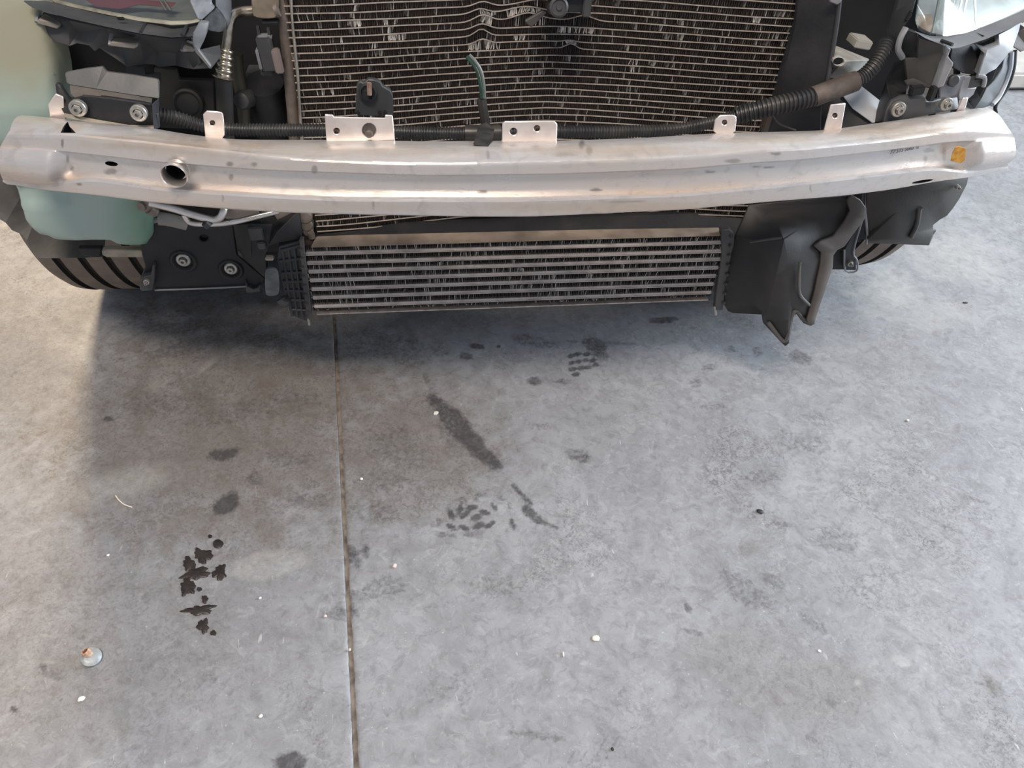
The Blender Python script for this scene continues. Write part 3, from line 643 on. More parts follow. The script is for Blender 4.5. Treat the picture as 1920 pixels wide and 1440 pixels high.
# ---- air deflector on the right of the intercooler
df = sheet('air_deflector', [(1405, 385, .19), (1597, 366, .17), (1614, 376, .165), (1623, 388, .165), (1623, 410, .165), (1600, 440, .155), (1584, 463, .15), (1570, 470, .148), (1563, 480, .146), (1562, 502, .145), (1546, 550, .142), (1530, 597, .14), (1528, 608, .14), (1520, 612, .14), (1507, 607, .138), (1499, 597, .135), (1493, 589, .133), (1488, 594, .132), (1479, 645, .12), (1473, 650, .12), (1467, 645, .12), (1431, 606, .135), (1429, 589, .14), (1375, 588, .16), (1365, 584, .162), (1358, 572, .164), (1360, 540, .164), (1372, 470, .166), (1380, 440, .168)],
    mat('deflector_plastic', (.026, .025, .025), .5, 0, (.040, .036, .033), 12, .08, 300, spec=.35), car, th=.004,
    inner=[(1410, 450, .145), (1425, 420, .17), (1440, 395, .188), (1390, 520, .150), (1425, 520, .134), (1405, 560, .148), (1500, 430, .150), (1490, 400, .178), (1540, 410, .172), (1540, 380, .182), (1500, 470, .128), (1520, 500, .128), (1510, 550, .122), (1478, 600, .114), (1540, 440, .155), (1480, 560, .112), (1505, 585, .126), (1480, 500, .118), (1460, 420, .165)],
    lines=[[(1470, 450, .120), (1455, 515, .108), (1440, 575, .112)], [(1592, 378, .178), (1597, 400, .178), (1575, 430, .162), (1550, 450, .15), (1545, 480, .142), (1530, 540, .138), (1515, 590, .137)]], label='torn black plastic air deflector hanging below the beam', angle=62)
tube('rib', [(1500, 490, .117), (1498, 520, .117), (1500, 552, .114), (1517, 572, .124)], .0025, DUSTY, df, seg=8)
tube('rib', [(1406, 454, .133), (1440, 449, .126), (1466, 446, .122)], .0018, DUSTY, df, seg=8)
sheet('rim', [(1597, 367, .160), (1614, 376, .158), (1623, 388, .158), (1623, 410, .158), (1600, 440, .148), (1584, 463, .143), (1570, 470, .141), (1563, 480, .139), (1562, 502, .138), (1546, 550, .135), (1530, 597, .133), (1528, 608, .133), (1516, 611, .133), (1513, 600, .128), (1528, 545, .130), (1538, 495, .134), (1540, 474, .136), (1526, 462, .136), (1540, 452, .142), (1562, 444, .148), (1584, 416, .158), (1594, 396, .162), (1588, 378, .166)], mat('rim_dust', (.075, .063, .055), .55, 0, (.12, .10, .088), 14, .1, 250), df, th=.006, label='dusty brown rolled rim', angle=60)
tube('rim', [(1440, 604, .128), (1471, 640, .117), (1482, 600, .124), (1492, 582, .128), (1505, 598, .133), (1522, 606, .136)], .0035, DUSTY, df, seg=8)

# ---- steel strap bracket and wheel arch liner on the right
sb = sheet('strap_bracket', [(1618, 360, .21), (1624, 360, .21), (1621, 400, .21), (1612, 430, .205), (1600, 470, .2), (1606, 486, .2), (1606, 507, .2), (1585, 507, .2), (1583, 470, .2), (1598, 440, .203), (1610, 410, .207)], PLASTG, car, th=.012, label='dark steel strap bracket hanging to a bolt')
bolt(1594, 494, .196, 5.5, sb, BOLTM)
tube('edge_flange', [(1625, 362, .207), (1623, 400, .207), (1626, 440, .207), (1624, 458, .205)], .002, PLASTL, sb, seg=6)
tube('edge_flange', [(1616, 415, .205), (1600, 472, .197), (1607, 488, .197), (1606, 508, .197), (1585, 507, .197), (1583, 468, .197)], .0016, PLASTL, sb, n=3, seg=6)
sheet('lower_arm', [(1550, 475), (1584, 470), (1586, 506), (1556, 506)], PLAST, sb, Y=.21, th=.02)
ln = sheet('arch_liner', [(1626, 350, .2), (1818, 325, .24), (1814, 345, .24), (1800, 372, .245), (1788, 390, .245), (1776, 405, .245), (1763, 412, .245), (1750, 422, .245), (1750, 430, .245), (1757, 432, .245), (1750, 442, .245), (1742, 460, .245), (1626, 456, .215), (1622, 440, .21)], mat('liner_plastic', (.032, .030, .027), .5, 0, (.055, .049, .042), 10, .1, 250, spec=.35), car, th=.004,
    inner=[(1680, 400, .205), (1730, 380, .215), (1760, 360, .225), (1700, 440, .214)], lines=[[(1628, 448, .20), (1680, 448, .205), (1744, 450, .232)]], label='brown dusty wheel arch liner with ragged edge', angle=62)
tube('rib', [(1725, 390, .213), (1720, 420, .216), (1708, 445, .215)], .004, DUSTY, ln, seg=8)
bolt(1796, 351, .228, 4, ln, BOLTM)

# ---- wheels
def wheel(cx, cy, parent, label):
    w = part('wheel'); w['label'] = label
    Rr = .300; hw = .102; prof = []
    grooves = [-.060, -.020, .020, .060]
    pr = [(-hw, Rr-.055), (-hw-.004, Rr-.03), (-hw+.004, Rr-.012), (-hw+.018, Rr-.003)]
    for gx in grooves: pr += [(gx-.0065, Rr), (gx-.005, Rr-.007), (gx+.005, Rr-.007), (gx+.0065, Rr)]
    pr += [(hw-.018, Rr-.003), (hw-.004, Rr-.012), (hw+.004, Rr-.03), (hw, Rr-.055), (hw*.9, Rr-.09), (-hw*.9, Rr-.09)]
    seg = 96; V = []; Fc = []; mi = []
    for s in range(seg):
        a = 2*math.pi*s/seg
        for x, r in pr: V.append((cx+x, cy+r*math.sin(a), Rr+r*math.cos(a)))
    n = len(pr)
    for s in range(seg):
        for k in range(n):
            Fc.append((s*n+k, s*n+(k+1) % n, ((s+1) % seg)*n+(k+1) % n, ((s+1) % seg)*n+k)); rr = (pr[k][1]+pr[(k+1) % n][1])/2
            mi.append(1 if (abs(rr-(Rr-.007)) < 1e-4 or abs(rr-(Rr-.0035)) < 1e-4) and abs(pr[k][0]) < .075 else 0)
    o = from_data('tyre', V, Fc, TREAD, w, angle=30, fix=True); o.data.materials.append(GROOVE)
    o.data.polygons.foreach_set('material_index', np.array(mi, dtype=np.int32))
    bm = bmesh.new(); lathe_axis(bm, (cx, cy, Rr), (1 if cx > 0 else -1, 0, 0), [(0, .03), (.05, .035), (.19, .06), (.212, .09), (.212, -.09), (.19, -.07), (0, -.07)], 48)
    from_bm('rim', bm, mat('alloy', (.5, .5, .52), .35, .8), w)
    return w
wheel(-.700, .622, car, 'brown dusty front tyre under the reservoir'); wheel(.700, .622, car, 'brown dusty front tyre beyond the deflector')

# ---- washer reservoir (pale green) and its surroundings
def inflate(name, outline, m, parent, Yf, depth, rad, label=None, rnd=2, dent=None, kpx=9):
    out = smooth_outline([tuple(map(float, p)) for p in outline], rnd); o2 = np.array(out)
    nx0, nx1, ny0, ny1 = o2[:, 0].min(), o2[:, 0].max(), o2[:, 1].min(), o2[:, 1].max()
    gx, gy = np.meshgrid(np.arange(nx0, nx1, kpx), np.arange(ny0, ny1, kpx)); gx = gx.ravel(); gy = gy.ravel()
    def dist(x, y):
        d = np.full(len(x), 1e9); ins = np.zeros(len(x), bool)
        for i in range(len(o2)):
            a, b = o2[i], o2[(i+1) % len(o2)]; e = b-a; t = np.clip(((x-a[0])*e[0]+(y-a[1])*e[1])/(e@e+1e-9), 0, 1)
            d = np.minimum(d, np.hypot(x-a[0]-t*e[0], y-a[1]-t*e[1]))
            c = ((a[1] > y) != (b[1] > y)) & (x < (b[0]-a[0])*(y-a[1])/(b[1]-a[1]+1e-12)+a[0]); ins ^= c
        return d, ins
    d, ins = dist(gx, gy); k = ins & (d > kpx*.5)
    pts = [(p[0], p[1], 0.) for p in out]+[(x, y, dd) for x, y, dd in zip(gx[k], gy[k], d[k])]
    ed = [(i, (i+1) % len(out)) for i in range(len(out))]
    r = delaunay_2d_cdt([Vector(p[:2]) for p in pts], ed, [], 1, 1e-4)
    V = []
    for i, v in enumerate(r[0]):
        dd = pts[r[3][i][0]][2] if r[3][i] else 0.
        u = min(dd/rad, 1.); y = rad*mpp(v.x, v.y, Yf)*(1-math.sqrt(max(0, 1-(1-u)**2)))
        if dent: y += dent(v.x, v.y)
        V.append(at(v.x, v.y, Yf)+np.array([0, y, 0]))
    bm = bmesh.new(); bv = [bm.verts.new(tuple(v)) for v in V]; fs = []
    for f in r[2]:
        try: fs.append(bm.faces.new([bv[i] for i in f]))
        except Exception: pass
    g = bmesh.ops.extrude_face_region(bm, geom=fs)
    for e in g['geom']:
        if isinstance(e, bmesh.types.BMVert): e.co.y = Yf+depth
    bmesh.ops.delete(bm, geom=[v for v in bm.verts if not v.link_faces], context='VERTS')
    return from_bm(name, bm, m, parent, label, None, True, 60)
def tank_dent(x, y):
    # recessed panel high on the lower body, ribbed seam, soft waist behind the beam
    r = 0.
    if 345 < y < 386 and 30 < x < 137: r += .006*min(1, (386-y)/8, (137-x)/8)
    r += .010*math.exp(-((y-300)/30)**2)
    if y < 250: r += .00022*max(0, 210-y)
    return r
rs = inflate('washer_reservoir', [(-90, -60), (38, -20), (52, 20), (66, 55), (84, 100), (100, 150), (106, 200), (118, 240), (240, 300), (276, 340), (280, 400), (280, 472), (228, 473), (205, 463), (168, 462), (140, 466), (95, 459), (58, 445), (38, 418), (28, 380), (16, 335), (0, 300), (-90, 260)], HDPE, car, .170, .075, 26, 'pale green plastic washer reservoir', 1, tank_dent)
tc_ = np.zeros(len(rs.data.vertices)*3, np.float32); rs.data.vertices.foreach_get('co', tc_); tc_ = tc_.reshape(-1, 3).astype(float); tx, ty = project(tc_)
base = np.array([.37, .47, .43]); olive = np.array([.34, .33, .24]); fluid = np.array([.20, .33, .25])
wn = fbm(tx/60, ty/60, 8)
fo_ = np.clip(sstep(235, 120, ty+60*(wn-.5)+tx*.25)*.95, 0, 1)[:, None]; ff_ = (sstep(175, 275, tx+30*(wn-.5))*sstep(350, 380, ty))[:, None]
tcol = base*(1-fo_)+olive*fo_; tcol = tcol*(1-ff_)+fluid*ff_
ca = rs.data.color_attributes.new('tint', 'FLOAT_COLOR', 'POINT'); ca.data.foreach_set('color', np.c_[tcol, np.ones(len(tcol))].astype(np.float32).ravel())
tube('moulding_seam', [(50, 12, .215), (72, 62, .205), (86, 102, .199), (98, 140, .19)], .0035, mat('seam_plastic', (.30, .33, .28), .4, 0), rs, seg=8)
sheet('splash_liner', [(-30, 270, .262), (25, 300, .262), (50, 350, .262), (70, 400, .262), (95, 430, .262), (120, 440, .262), (150, 444, .262), (198, 446, .262), (194, 482, .22), (150, 484, .22), (70, 485, .225), (58, 470, .23), (50, 452, .235), (40, 440, .24), (22, 432, .24), (10, 418, .24), (-30, 395, .25)], mat('splash_liner_plastic', (.075, .070, .064), .55, 0, (.13, .12, .11), 20, .2, 150), car, th=.004, label='grey brown splash liner under the reservoir')
sheet('foam_strip', [(190, 471), (200, 468), (272, 470), (272, 483), (200, 483), (192, 479)], TAN, car, Y=.205, th=.012, label='tan foam strip')
sheet('liner_tab', [(145, 466), (190, 466), (188, 480), (175, 482), (155, 480)], PLAST, car, Y=.212, th=.01)

# ---- lower left bracket
YB = .200
lb = sheet('lower_bracket', [(258, 430), (262, 424), (296, 413), (310, 410), (436, 418), (444, 477), (470, 500), (497, 522), (492, 536), (462, 538), (290, 544), (264, 545), (262, 526), (272, 500), (266, 477)], mat('bracket_plastic', (.020, .022, .026), .5, 0, (.032, .032, .034), 18, .12, 250, spec=.35), car, Y=YB, th=.012, holes=[circ(382, 447, 8.5, 16, 6.5)], label='black plastic lower bracket with two zinc bolts')
for x, y, r in [(344, 487, 13), (433, 503, 12)]:
    bm = bmesh.new(); k = mpp(x, y, YB); lathe_axis(bm, at(x, y+2, YB), (0, -1, .05), [(r*2.0*k, .0), (r*1.75*k, .0035), (r*1.45*k, .0035), (r*1.2*k, .001), (r*1.15*k, 0)], 30); from_bm('bolt_boss', bm, PLAST, lb)
    bolt(x, y, YB-.003, r, lb, BOLTM)
tube('edge_rib', [(259, 440, YB-.002), (258, 428, YB-.002), (280, 417, YB-.002), (308, 409, YB-.002)], .0035, PLASTL, lb, n=4, seg=8)
sheet('bolt_clip', [(262, 543), (262, 528), (268, 520), (283, 516), (286, 498), (290, 498), (290, 522), (286, 545), (266, 547)], PLASTG, lb, Y=YB-.012, th=.012); bolt(275, 528, YB-.014, 5.5, lb, BOLTM)
sheet('edge_tab', [(460, 527), (464, 538), (476, 543), (484, 540), (488, 534), (488, 548), (462, 550)], PLASTG, lb, Y=YB-.008, th=.01)
tube('bottom_lip', [(290, 544, YB-.003), (380, 541, YB-.003), (462, 537, YB-.003)], .0014, PLASTL, lb, n=2, seg=6)
# duct pieces between bracket and intercooler
ad = sheet('air_duct', [(437, 420, .195), (470, 416, .185), (510, 420, .185), (560, 396, .185), (566, 448, .175), (525, 455, .172), (503, 462, .172), (498, 480, .17), (500, 520, .17), (485, 510, .175), (470, 498, .18), (446, 478, .19)], PLAST, car, th=.02, inner=[(470, 470, .175), (520, 435, .165)], lines=[[(470, 420, .178), (472, 480, .176), (482, 505, .176)]], label='black plastic duct beside the intercooler')
block('latch', 480, 440, .172, 26, 26, .02, PLASTG, ad); block('latch', 490, 462, .168, 14, 14, .02, PLASTG, ad); block('latch', 505, 487, .165, 16, 6, .01, TAN, ad)
sheet('clip_tongue', [(497, 508), (502, 504), (515, 505), (522, 512), (524, 545), (520, 555), (500, 556), (497, 545)], mat('clear_grey_plastic', (.085, .095, .10), .25, 0, (.14, .15, .15), 80), ad, Y=.158, th=.006, rnd=1, label='worn grey clip tongue')
sheet('lip', [(446, 478), (470, 498), (497, 522), (497, 516), (472, 490), (447, 470)], PLASTG, ad, Y=.186, th=.004)
tube('drain_stub', [(526, 560, .175), (533, 568, .172), (536, 560, .172)], .008, PLASTG, ic, n=4)

# ---- silver refrigerant pipes below the beam
pp = tube('refrigerant_pipe', [(280, 380, .15), (325, 391, .15), (360, 402, .148), (396, 411, .147), (412, 408, .147), (419, 396, .15), (424, 380, .16)], .0052, PIPE, car, 'bent silver refrigerant pipe under the beam')
tube('branch_pipe', [(345, 402, .152), (353, 414, .152), (364, 419, .15), (398, 420, .15), (438, 416, .152), (497, 402, .16), (522, 396, .165)], .0040, PIPE, pp)
tube('pipe_clip', [(384, 417, .144), (392, 424, .144)], .006, PLASTG, pp, seg=8)
block('pipe_bracket', 452, 402, .165, 62, 18, .01, mat('bracket_dust', (.33, .28, .25), .6, .2), pp)
bm = bmesh.new(); lathe_axis(bm, at(272, 384, .16), (-.4, -1, .2), [(.010, -.012), (.010, 0), (.0085, .003), (.006, .004), (.006, .009), (0, .010)], 14); from_bm('pipe_union', bm, BROWN, pp)
tube('pipe_union', [(278, 392, .16), (292, 398, .165)], .007, BROWN, pp)
tube('bracket_hose', [(298, 410, .165), (316, 412, .165), (350, 420, .17)], .009, mat('grey_hose', (.26, .24, .22), .6, 0), pp)

# ---- left mounting bracket on the beam
mb = part('mount_bracket'); mb['label'] = 'black sheet bracket with two zinc bolts behind the beam end'
sheet('back_panel', [(121, 138, .165), (128, 135, .165), (160, 129, .165), (193, 125, .165), (201, 135, .165), (250, 141, .16), (292, 148, .155), (299, 151, .155), (298, 186, .14), (240, 178, .143), (180, 168, .15), (131, 160, .155), (124, 156, .157)], mat('bracket_grey', (.095, .10, .105), .5, 0, (.13, .13, .13), 16, .1, 250), mb, th=.004)
sheet('front_plate', [(103, 157, .15), (113, 158, .15), (118, 168, .148), (131, 186, .14), (155, 179, .135), (200, 183, .13), (262, 192, .125), (284, 196, .12), (290, 212, .12), (297, 214, .12), (297, 240, .118), (240, 236, .12), (180, 226, .125), (120, 214, .132), (108, 195, .138)], PLAST, mb, th=.006)
sheet('ledge', [(130, 161, .153), (240, 179, .141), (285, 186, .138), (284, 197, .122), (262, 193, .125), (200, 184, .13), (155, 180, .135), (140, 184, .138), (132, 176, .143)], mat('dusty_ledge', (.17, .145, .125), .7, 0, (.09, .085, .08), 30), mb, th=.003)
sheet('foot', [(120, 214, .125), (180, 226, .12), (240, 236, .115), (288, 237, .113), (288, 242, .108), (240, 241, .110), (180, 232, .115), (118, 219, .12)], TAN, mb, th=.003)
bolt(146, 203, .122, 15.5, mb, BOLTM); bolt(260, 212, .110, 15.5, mb, BOLTM)
sheet('side_gusset', [(285, 196, .118), (297, 186, .135), (299, 240, .12), (288, 243, .11)], PLASTG, mb, th=.004)

# ---- left headlamp
hl = part('headlamp'); hl['label'] = 'headlamp with dark interior above the reservoir'
LENSM = bpy.data.materials.new('clear_lens'); LENSM.use_nodes = True
nt = LENSM.node_tree; nt.nodes.remove(nt.nodes['Principled BSDF']); tr = nt.nodes.new('ShaderNodeBsdfTransparent'); gl = nt.nodes.new('ShaderNodeBsdfGlossy'); gl.inputs['Roughness'].default_value = .06; gl.inputs['Color'].default_value = (.55, .56, .57, 1)
fz = nt.nodes.new('ShaderNodeLayerWeight'); fz.inputs[0].default_value = .12; mx = nt.nodes.new('ShaderNodeMixShader'); tr.inputs[0].default_value = (.88, .9, .9, 1)
nt.links.new(fz.outputs['Facing'], mx.inputs[0]); nt.links.new(tr.outputs[0], mx.inputs[1]); nt.links.new(gl.outputs[0], mx.inputs[2]); nt.links.new(mx.outputs[0], nt.nodes['Material Output'].inputs[0])
def slope(y0, k, base): return lambda x, y: base+k*(y0-y)
def lampYL(x, y): return .165+.00045*(300-x)*(x < 300)+.0006*(45-y)
sheet('lens', [(60, -140), (80, -6), (110, 6), (150, 15), (200, 25), (260, 36), (320, 43), (355, 42), (374, 37), (368, 20), (355, -20), (330, -140)], LENSM, hl, Y=lampYL, th=.003, inner=[(150, -40), (230, -20), (300, -10), (250, -90)], bev=False)
sheet('reflector', [(55, -140), (76, -4), (150, 17), (200, 27), (260, 37), (320, 43), (374, 38), (360, -20), (335, -140)], mat('lamp_inside', (.16, .165, .155), .4, .1, (.24, .24, .22), 40), hl, Y=lambda x, y: lampYL(x, y)+.02+.0009*max(0, 30-y), th=.004, inner=[(150, -40), (230, -20), (300, -10), (250, -90)])
sheet('red_strip', [(150, -6), (290, 2), (330, 6), (320, 14), (260, 10), (225, 18), (180, 14)], mat('red_reflector', (.22, .05, .055), .35), hl, Y=lambda x, y: lampYL(x, y)+.014, th=.003)
for dx in (0, 8): sheet('chrome_strip', [(290+dx, -10), (294+dx, -10), (314+dx, 20), (309+dx, 20)], mat('gold_chrome', (.55, .50, .38), .2, .9), hl, Y=lambda x, y: lampYL(x, y)+.012, th=.003)
sheet('lens_edge', [(80, -8), (110, 3), (150, 13), (200, 23), (260, 35), (320, 42), (358, 41), (376, 35), (374, 42), (350, 47), (320, 48), (260, 41), (200, 29), (140, 16), (84, 2)], mat('lens_edge_plastic', (.36, .35, .28), .3, 0, (.20, .19, .16), 40), hl, Y=lambda x, y: lampYL(x, y)-.004, th=.006)
sheet('trim_ledge', [(42, 2, .195), (84, 3, .22), (140, 17, .205), (200, 31, .19), (260, 42, .18), (320, 49, .172), (372, 44, .17), (374, 52, .155), (360, 69, .135), (320, 71, .138), (260, 63, .145), (200, 51, .155), (130, 35, .17), (60, 15, .19)], PLASTG, hl, th=.004)
for x, y, w in [(96, 14, 6), (138, 29, 5), (200, 42, 4), (268, 54, 6), (345, 58, 7)]:
    tube('rib', [(x+5, y-9, lampYL(x, y)+.002), (x-4, y+8, lampYL(x, y)-.026)], .0022, PLAST, hl, n=2, seg=6)
block('slot', 226, 36, .168, 16, 5, .004, DARK, hl)
br = sheet('lamp_bracket', [(46, 14, .22), (60, 18, .22), (130, 37, .2), (200, 53, .185), (260, 65, .175), (320, 73, .165), (360, 72, .16), (363, 88, .16), (372, 98, .155), (393, 129, .15), (362, 131, .16), (345, 128, .17), (330, 124, .19), (300, 126, .195), (287, 122, .195), (272, 121, .19), (238, 126, .185), (212, 108, .187), (196, 98, .19), (186, 90, .19), (178, 98, .19), (172, 92, .19), (166, 86, .19), (144, 82, .195), (130, 88, .195), (104, 80, .2), (88, 62, .205), (70, 42, .212)], mat('lamp_bracket_plastic', (.062, .062, .064), .5, 0, (.085, .082, .078), 20, .1, 250), hl, th=.004, inner=[(150, 60, .205), (220, 80, .2), (290, 95, .2), (330, 100, .19)], label='dark grey lamp bracket')
for pts, Yt in [([(69, 40), (74, 36), (110, 46), (112, 50), (108, 55), (70, 45)], .195), ([(206, 82), (209, 79), (258, 82), (258, 88), (252, 92), (207, 87)], .165), ([(342, 90), (346, 83), (364, 88), (364, 98), (343, 98)], .148)]:
    sheet('mounting_tab', pts, mat('tab_dust', (.30, .28, .24), .6, 0, (.22, .20, .18), 60), hl, Y=Yt, th=.018)
for a, b, Yt in [((72, 24), (69, 42), .20), ((209, 64), (206, 85), .17), ((346, 80), (342, 95), .152)]:
    tube('tab_web', [(*a, Yt+.01), (*b, Yt)], .0025, PLASTL, hl, n=2, seg=6)
sheet('bracket_arm', [(374, 40, .155), (392, 42, .16), (388, 62, .155), (382, 78, .15), (373, 95, .142), (396, 124, .135), (394, 131, .135), (366, 99, .142), (361, 84, .142), (360, 66, .14)], mat('arm_grey', (.13, .135, .145), .45, 0, (.17, .17, .17), 30), hl, th=.006)
sheet('arm_flap', [(374, 95, .145), (412, 86, .18), (413, 108, .175), (396, 130, .137)], PLASTG, hl, th=.004)
sheet('arm_flap', [(343, 98, .15), (364, 98, .15), (372, 104, .15), (378, 118, .15), (370, 128, .16), (362, 129, .16)], PLASTG, hl, th=.006)
sheet('corner_bezel', [(352, -30, .20), (356, 5, .185), (370, 36, .165), (378, 38, .163), (403, 15, .175), (396, 8, .18), (400, -30, .2)], mat('bezel_silver', (.40, .43, .47), .25, .6, (.20, .22, .25), 60), hl, th=.006, label='silver corner bezel')
sheet('lens_corner', [(378, 40, .165), (402, 16, .178), (412, 22, .18), (424, 40, .185), (425, 52, .185), (414, 62, .18), (388, 58, .17)], mat('smoked_plastic', (.06, .065, .07), .2, 0, (.12, .125, .125), 60), hl, th=.006, rnd=1)
sheet('corner_flange', [(402, -30, .2), (434, -30, .21), (434, 20, .20), (431, 44, .19), (426, 52, .187), (422, 36, .187), (404, 12, .182)], mat('corner_flange_grey', (.10, .11, .125), .35, 0, (.16, .17, .18), 40), hl, th=.006)

# ---- refrigerant hose with gold crimp (left of the condenser)
ah = tube('refrigerant_hose', [(475, 20, .225), (452, 22, .22), (438, 28, .212), (430, 44, .205), (427, 70, .2), (423, 98, .195)], .0062, CRIMP, car, 'metal refrigerant pipe with ribbed crimp and black hose')
path, s_ = resample([at(425, 92, .195), at(418, 146, .185)], .0008); L_ = s_[-1]
rr = .0078+.0035*(s_/L_)+.0010*np.sin(s_/L_*math.pi*2*4.5); rr[s_/L_ > .93] += .0015
bm = bmesh.new(); add_tube(bm, path, rr, 20); from_bm('crimp_sleeve', bm, CRIMP, ah, 'gold ribbed crimp sleeve', angle=60)
tube('hose', [(419, 142, .187), (421, 185, .19), (424, 250, .195), (430, 330, .2)], .0105, mat('hose_rubber', (.055, .052, .046), .55, 0, (.035, .035, .035), 20), ah)
tube('pressure_pipe', [(442, 100, .235), (446, 140, .235), (455, 190, .23), (460, 250, .23)], .0085, mat('olive_pipe', (.09, .085, .065), .5, .2), ah)
bm = bmesh.new(); lathe_axis(bm, at(455, 188, .215), (-.2, -1, .3), [(.0, .008), (.007, .008), (.010, .006), (.012, 0), (.012, -.02)], 18); from_bm('pressure_cap', bm, PLASTG, ah)
# receiver block and clip
rv = part('receiver_block'); rv['label'] = 'dusty beige receiver block beside the condenser'
sheet('housing', [(470, -40), (472, 20), (476, 33), (500, 36), (518, 34), (524, 20), (520, -40)], mat('beige_casting', (.34, .29, .22), .55, .3, (.22, .18, .14), 40, .2, 150), rv, Y=.20, th=.045, rnd=1)
tube('stub', [(516, 20, .195), (522, 18, .195)], .008, BROWN, rv)
sheet('foot', [(490, 40), (522, 39), (522, 45), (490, 46)], PLASTG, rv, Y=.205, th=.01)
kc = part('sensor_clip'); kc['label'] = 'dark grey plastic clip on the header'
block('body', 500, 104, .195, 28, 56, .02, PLASTG, kc, rot=-3); block('prong', 485, 65, .2, 5, 28, .01, PLASTG, kc); block('prong', 504, 66, .2, 5, 24, .01, PLASTG, kc)
block('crossbar', 496, 72, .198, 26, 8, .01, PLASTL, kc); block('side_wing', 485, 114, .192, 5, 34, .015, PLASTL, kc, rot=-4); block('steel_tab', 520, 117, .192, 15, 40, .01, mat('pinkish_steel', (.28, .23, .215), .5, .4), kc, rot=-4)
block('foot', 500, 138, .2, 22, 10, .02, PLASTG, kc)
bm = bmesh.new(); lathe_axis(bm, at(505, 200, .26), (0, -.3, 1), [(.0, .04), (.026, .04), (.028, .03), (.028, -.06), (0, -.06)], 24); from_bm('horn_body', bm, PLAST, kc)
block('socket', 480, 215, .25, 50, 40, .04, PLAST, kc)
block('relay', 478, 150, .27, 30, 22, .03, PLASTG, kc)

# ---- grey plastic clip in front of the condenser
gc = sheet('grille_clip', [(669, 160), (674, 152), (682, 156), (690, 149), (702, 150), (713, 154), (718, 162), (732, 170), (737, 180), (738, 216), (728, 219), (672, 217), (666, 212)], PLASTG, car, Y=.140, th=.008, label='grey plastic clip on the wide mounting tab')
bm = bmesh.new(); k = mpp(690, 172, .14); lathe_axis(bm, at(690, 172, .14), (0, -1, .2), [(17*k, -.004), (17*k, .003), (13*k, .004), (12*k, .0), (0, .0)], 20); from_bm('socket_ring', bm, PLAST, gc)
tube('rusty_pin', [(692, 155, .136), (693, 178, .134)], .003, mat('rust', (.26, .14, .10), .7, .3, (.36, .30, .26), 80), gc, seg=8)
for x in (671, 712, 722): block('notch', x, 213, .137, 7, 8, .006, DARK, gc)

# ---- wiring loom
wl = corrugated('wiring_loom', [(292, 213, .16), (330, 220, .165), (380, 236, .168), (440, 243, .168), (520, 244, .165), (612, 244, .160), (700, 246, .155), (780, 249, .15), (870, 250, .148), (960, 249, .148), (1050, 247, .15), (1150, 247, .152), (1250, 244, .152), (1300, 237, .15), (1340, 228, .148), (1380, 217, .145), (1430, 204, .14), (1490, 190, .138), (1535, 178, .14)], .0085, RUBBER, car, 'black corrugated wiring loom along the beam')
path, _ = resample(spline([at(*p) for p in [(1380, 217, .142), (1430, 204, .137), (1490, 190, .135), (1528, 181, .137)]], 10), .0011)
ph = (np.arange(len(path))/5.) % 1; bm = bmesh.new(); add_tube(bm, path, np.where(ph < .5, .0125, .0105), 16); from_bm('thick_sleeve', bm, RUBBER, wl, 'thicker corrugated sleeve', angle=50)
tube('taped_joint', [(1524, 182, .137), (1550, 172, .14), (1575, 163, .145), (1604, 152, .15)], .0135, BTAPE, wl, 'brown taped joint')
corrugated('upper_sleeve', [(1598, 155, .15), (1620, 142, .155), (1640, 122, .16), (1655, 98, .17), (1664, 80, .18)], .0105, RUBBER, wl)
tube('tape_wrap', [(872, 250, .147), (890, 250, .146), (938, 249, .146)], .0108, TAPE, wl)
gw = tube('cut_wire', [(878, 106, .15), (888, 116, .148), (898, 132, .145), (904, 158, .142), (905, 180, .14), (908, 210, .138), (912, 238, .137)], .0042, TAPE, car, 'cut green and black wire end standing up from the loom')
tube('green_core', [(875, 106, .148), (886, 119, .144), (895, 134, .141), (901, 158, .138), (904, 184, .136)], .0026, GREENW, gw, 'green insulation', seg=8)
tube('grey_core', [(880, 103, .148), (891, 115, .144), (902, 134, .141), (907, 160, .138), (908, 184, .137)], .0022, mat('grey_wire', (.16, .17, .16), .4), gw, seg=8)
sheet('tape_tail', [(897, 236, .122), (912, 230, .124), (927, 243, .115), (924, 262, .048), (916, 275, .034), (887, 271, .036), (891, 260, .05)], TAPE, gw, th=.002, label='dangling black tape')
tube('tape_wrap', [(903, 185, .139), (907, 212, .137), (912, 240, .136)], .0058, TAPE, gw, seg=8)
tube('loose_wire', [(1450, 218, .16), (1462, 232, .155), (1492, 244, .15)], .0013, mat('wire_brown', (.16, .13, .11), .5), wl, seg=6)

# ---- horn / sensor unit at the top of the condenser
hn = part('latch_sensor'); hn['label'] = 'black sensor unit in front of the condenser top'
bm = bmesh.new(); k = mpp(1047, 14, .19); lathe_axis(bm, at(1047, 13, .19), (0, -1, .25), [(18*k, -.02), (18*k, .004), (14*k, .006), (12*k, .004), (6*k, .004), (5*k, .006), (0, .006)], 28); from_bm('round_cover', bm, PLASTG, hn)
block('arm', 1083, 4, .195, 46, 34, .02, PLAST, hn); block('arm', 1102, 10, .19, 16, 40, .02, PLASTG, hn); block('body', 1060, -24, .19, 100, 40, .03, PLAST, hn)
sheet('broken_bracket', [(984, 40), (1018, 20), (1026, 24), (1006, 44), (996, 52), (988, 46)], DUSTY, hn, Y=.20, th=.006)

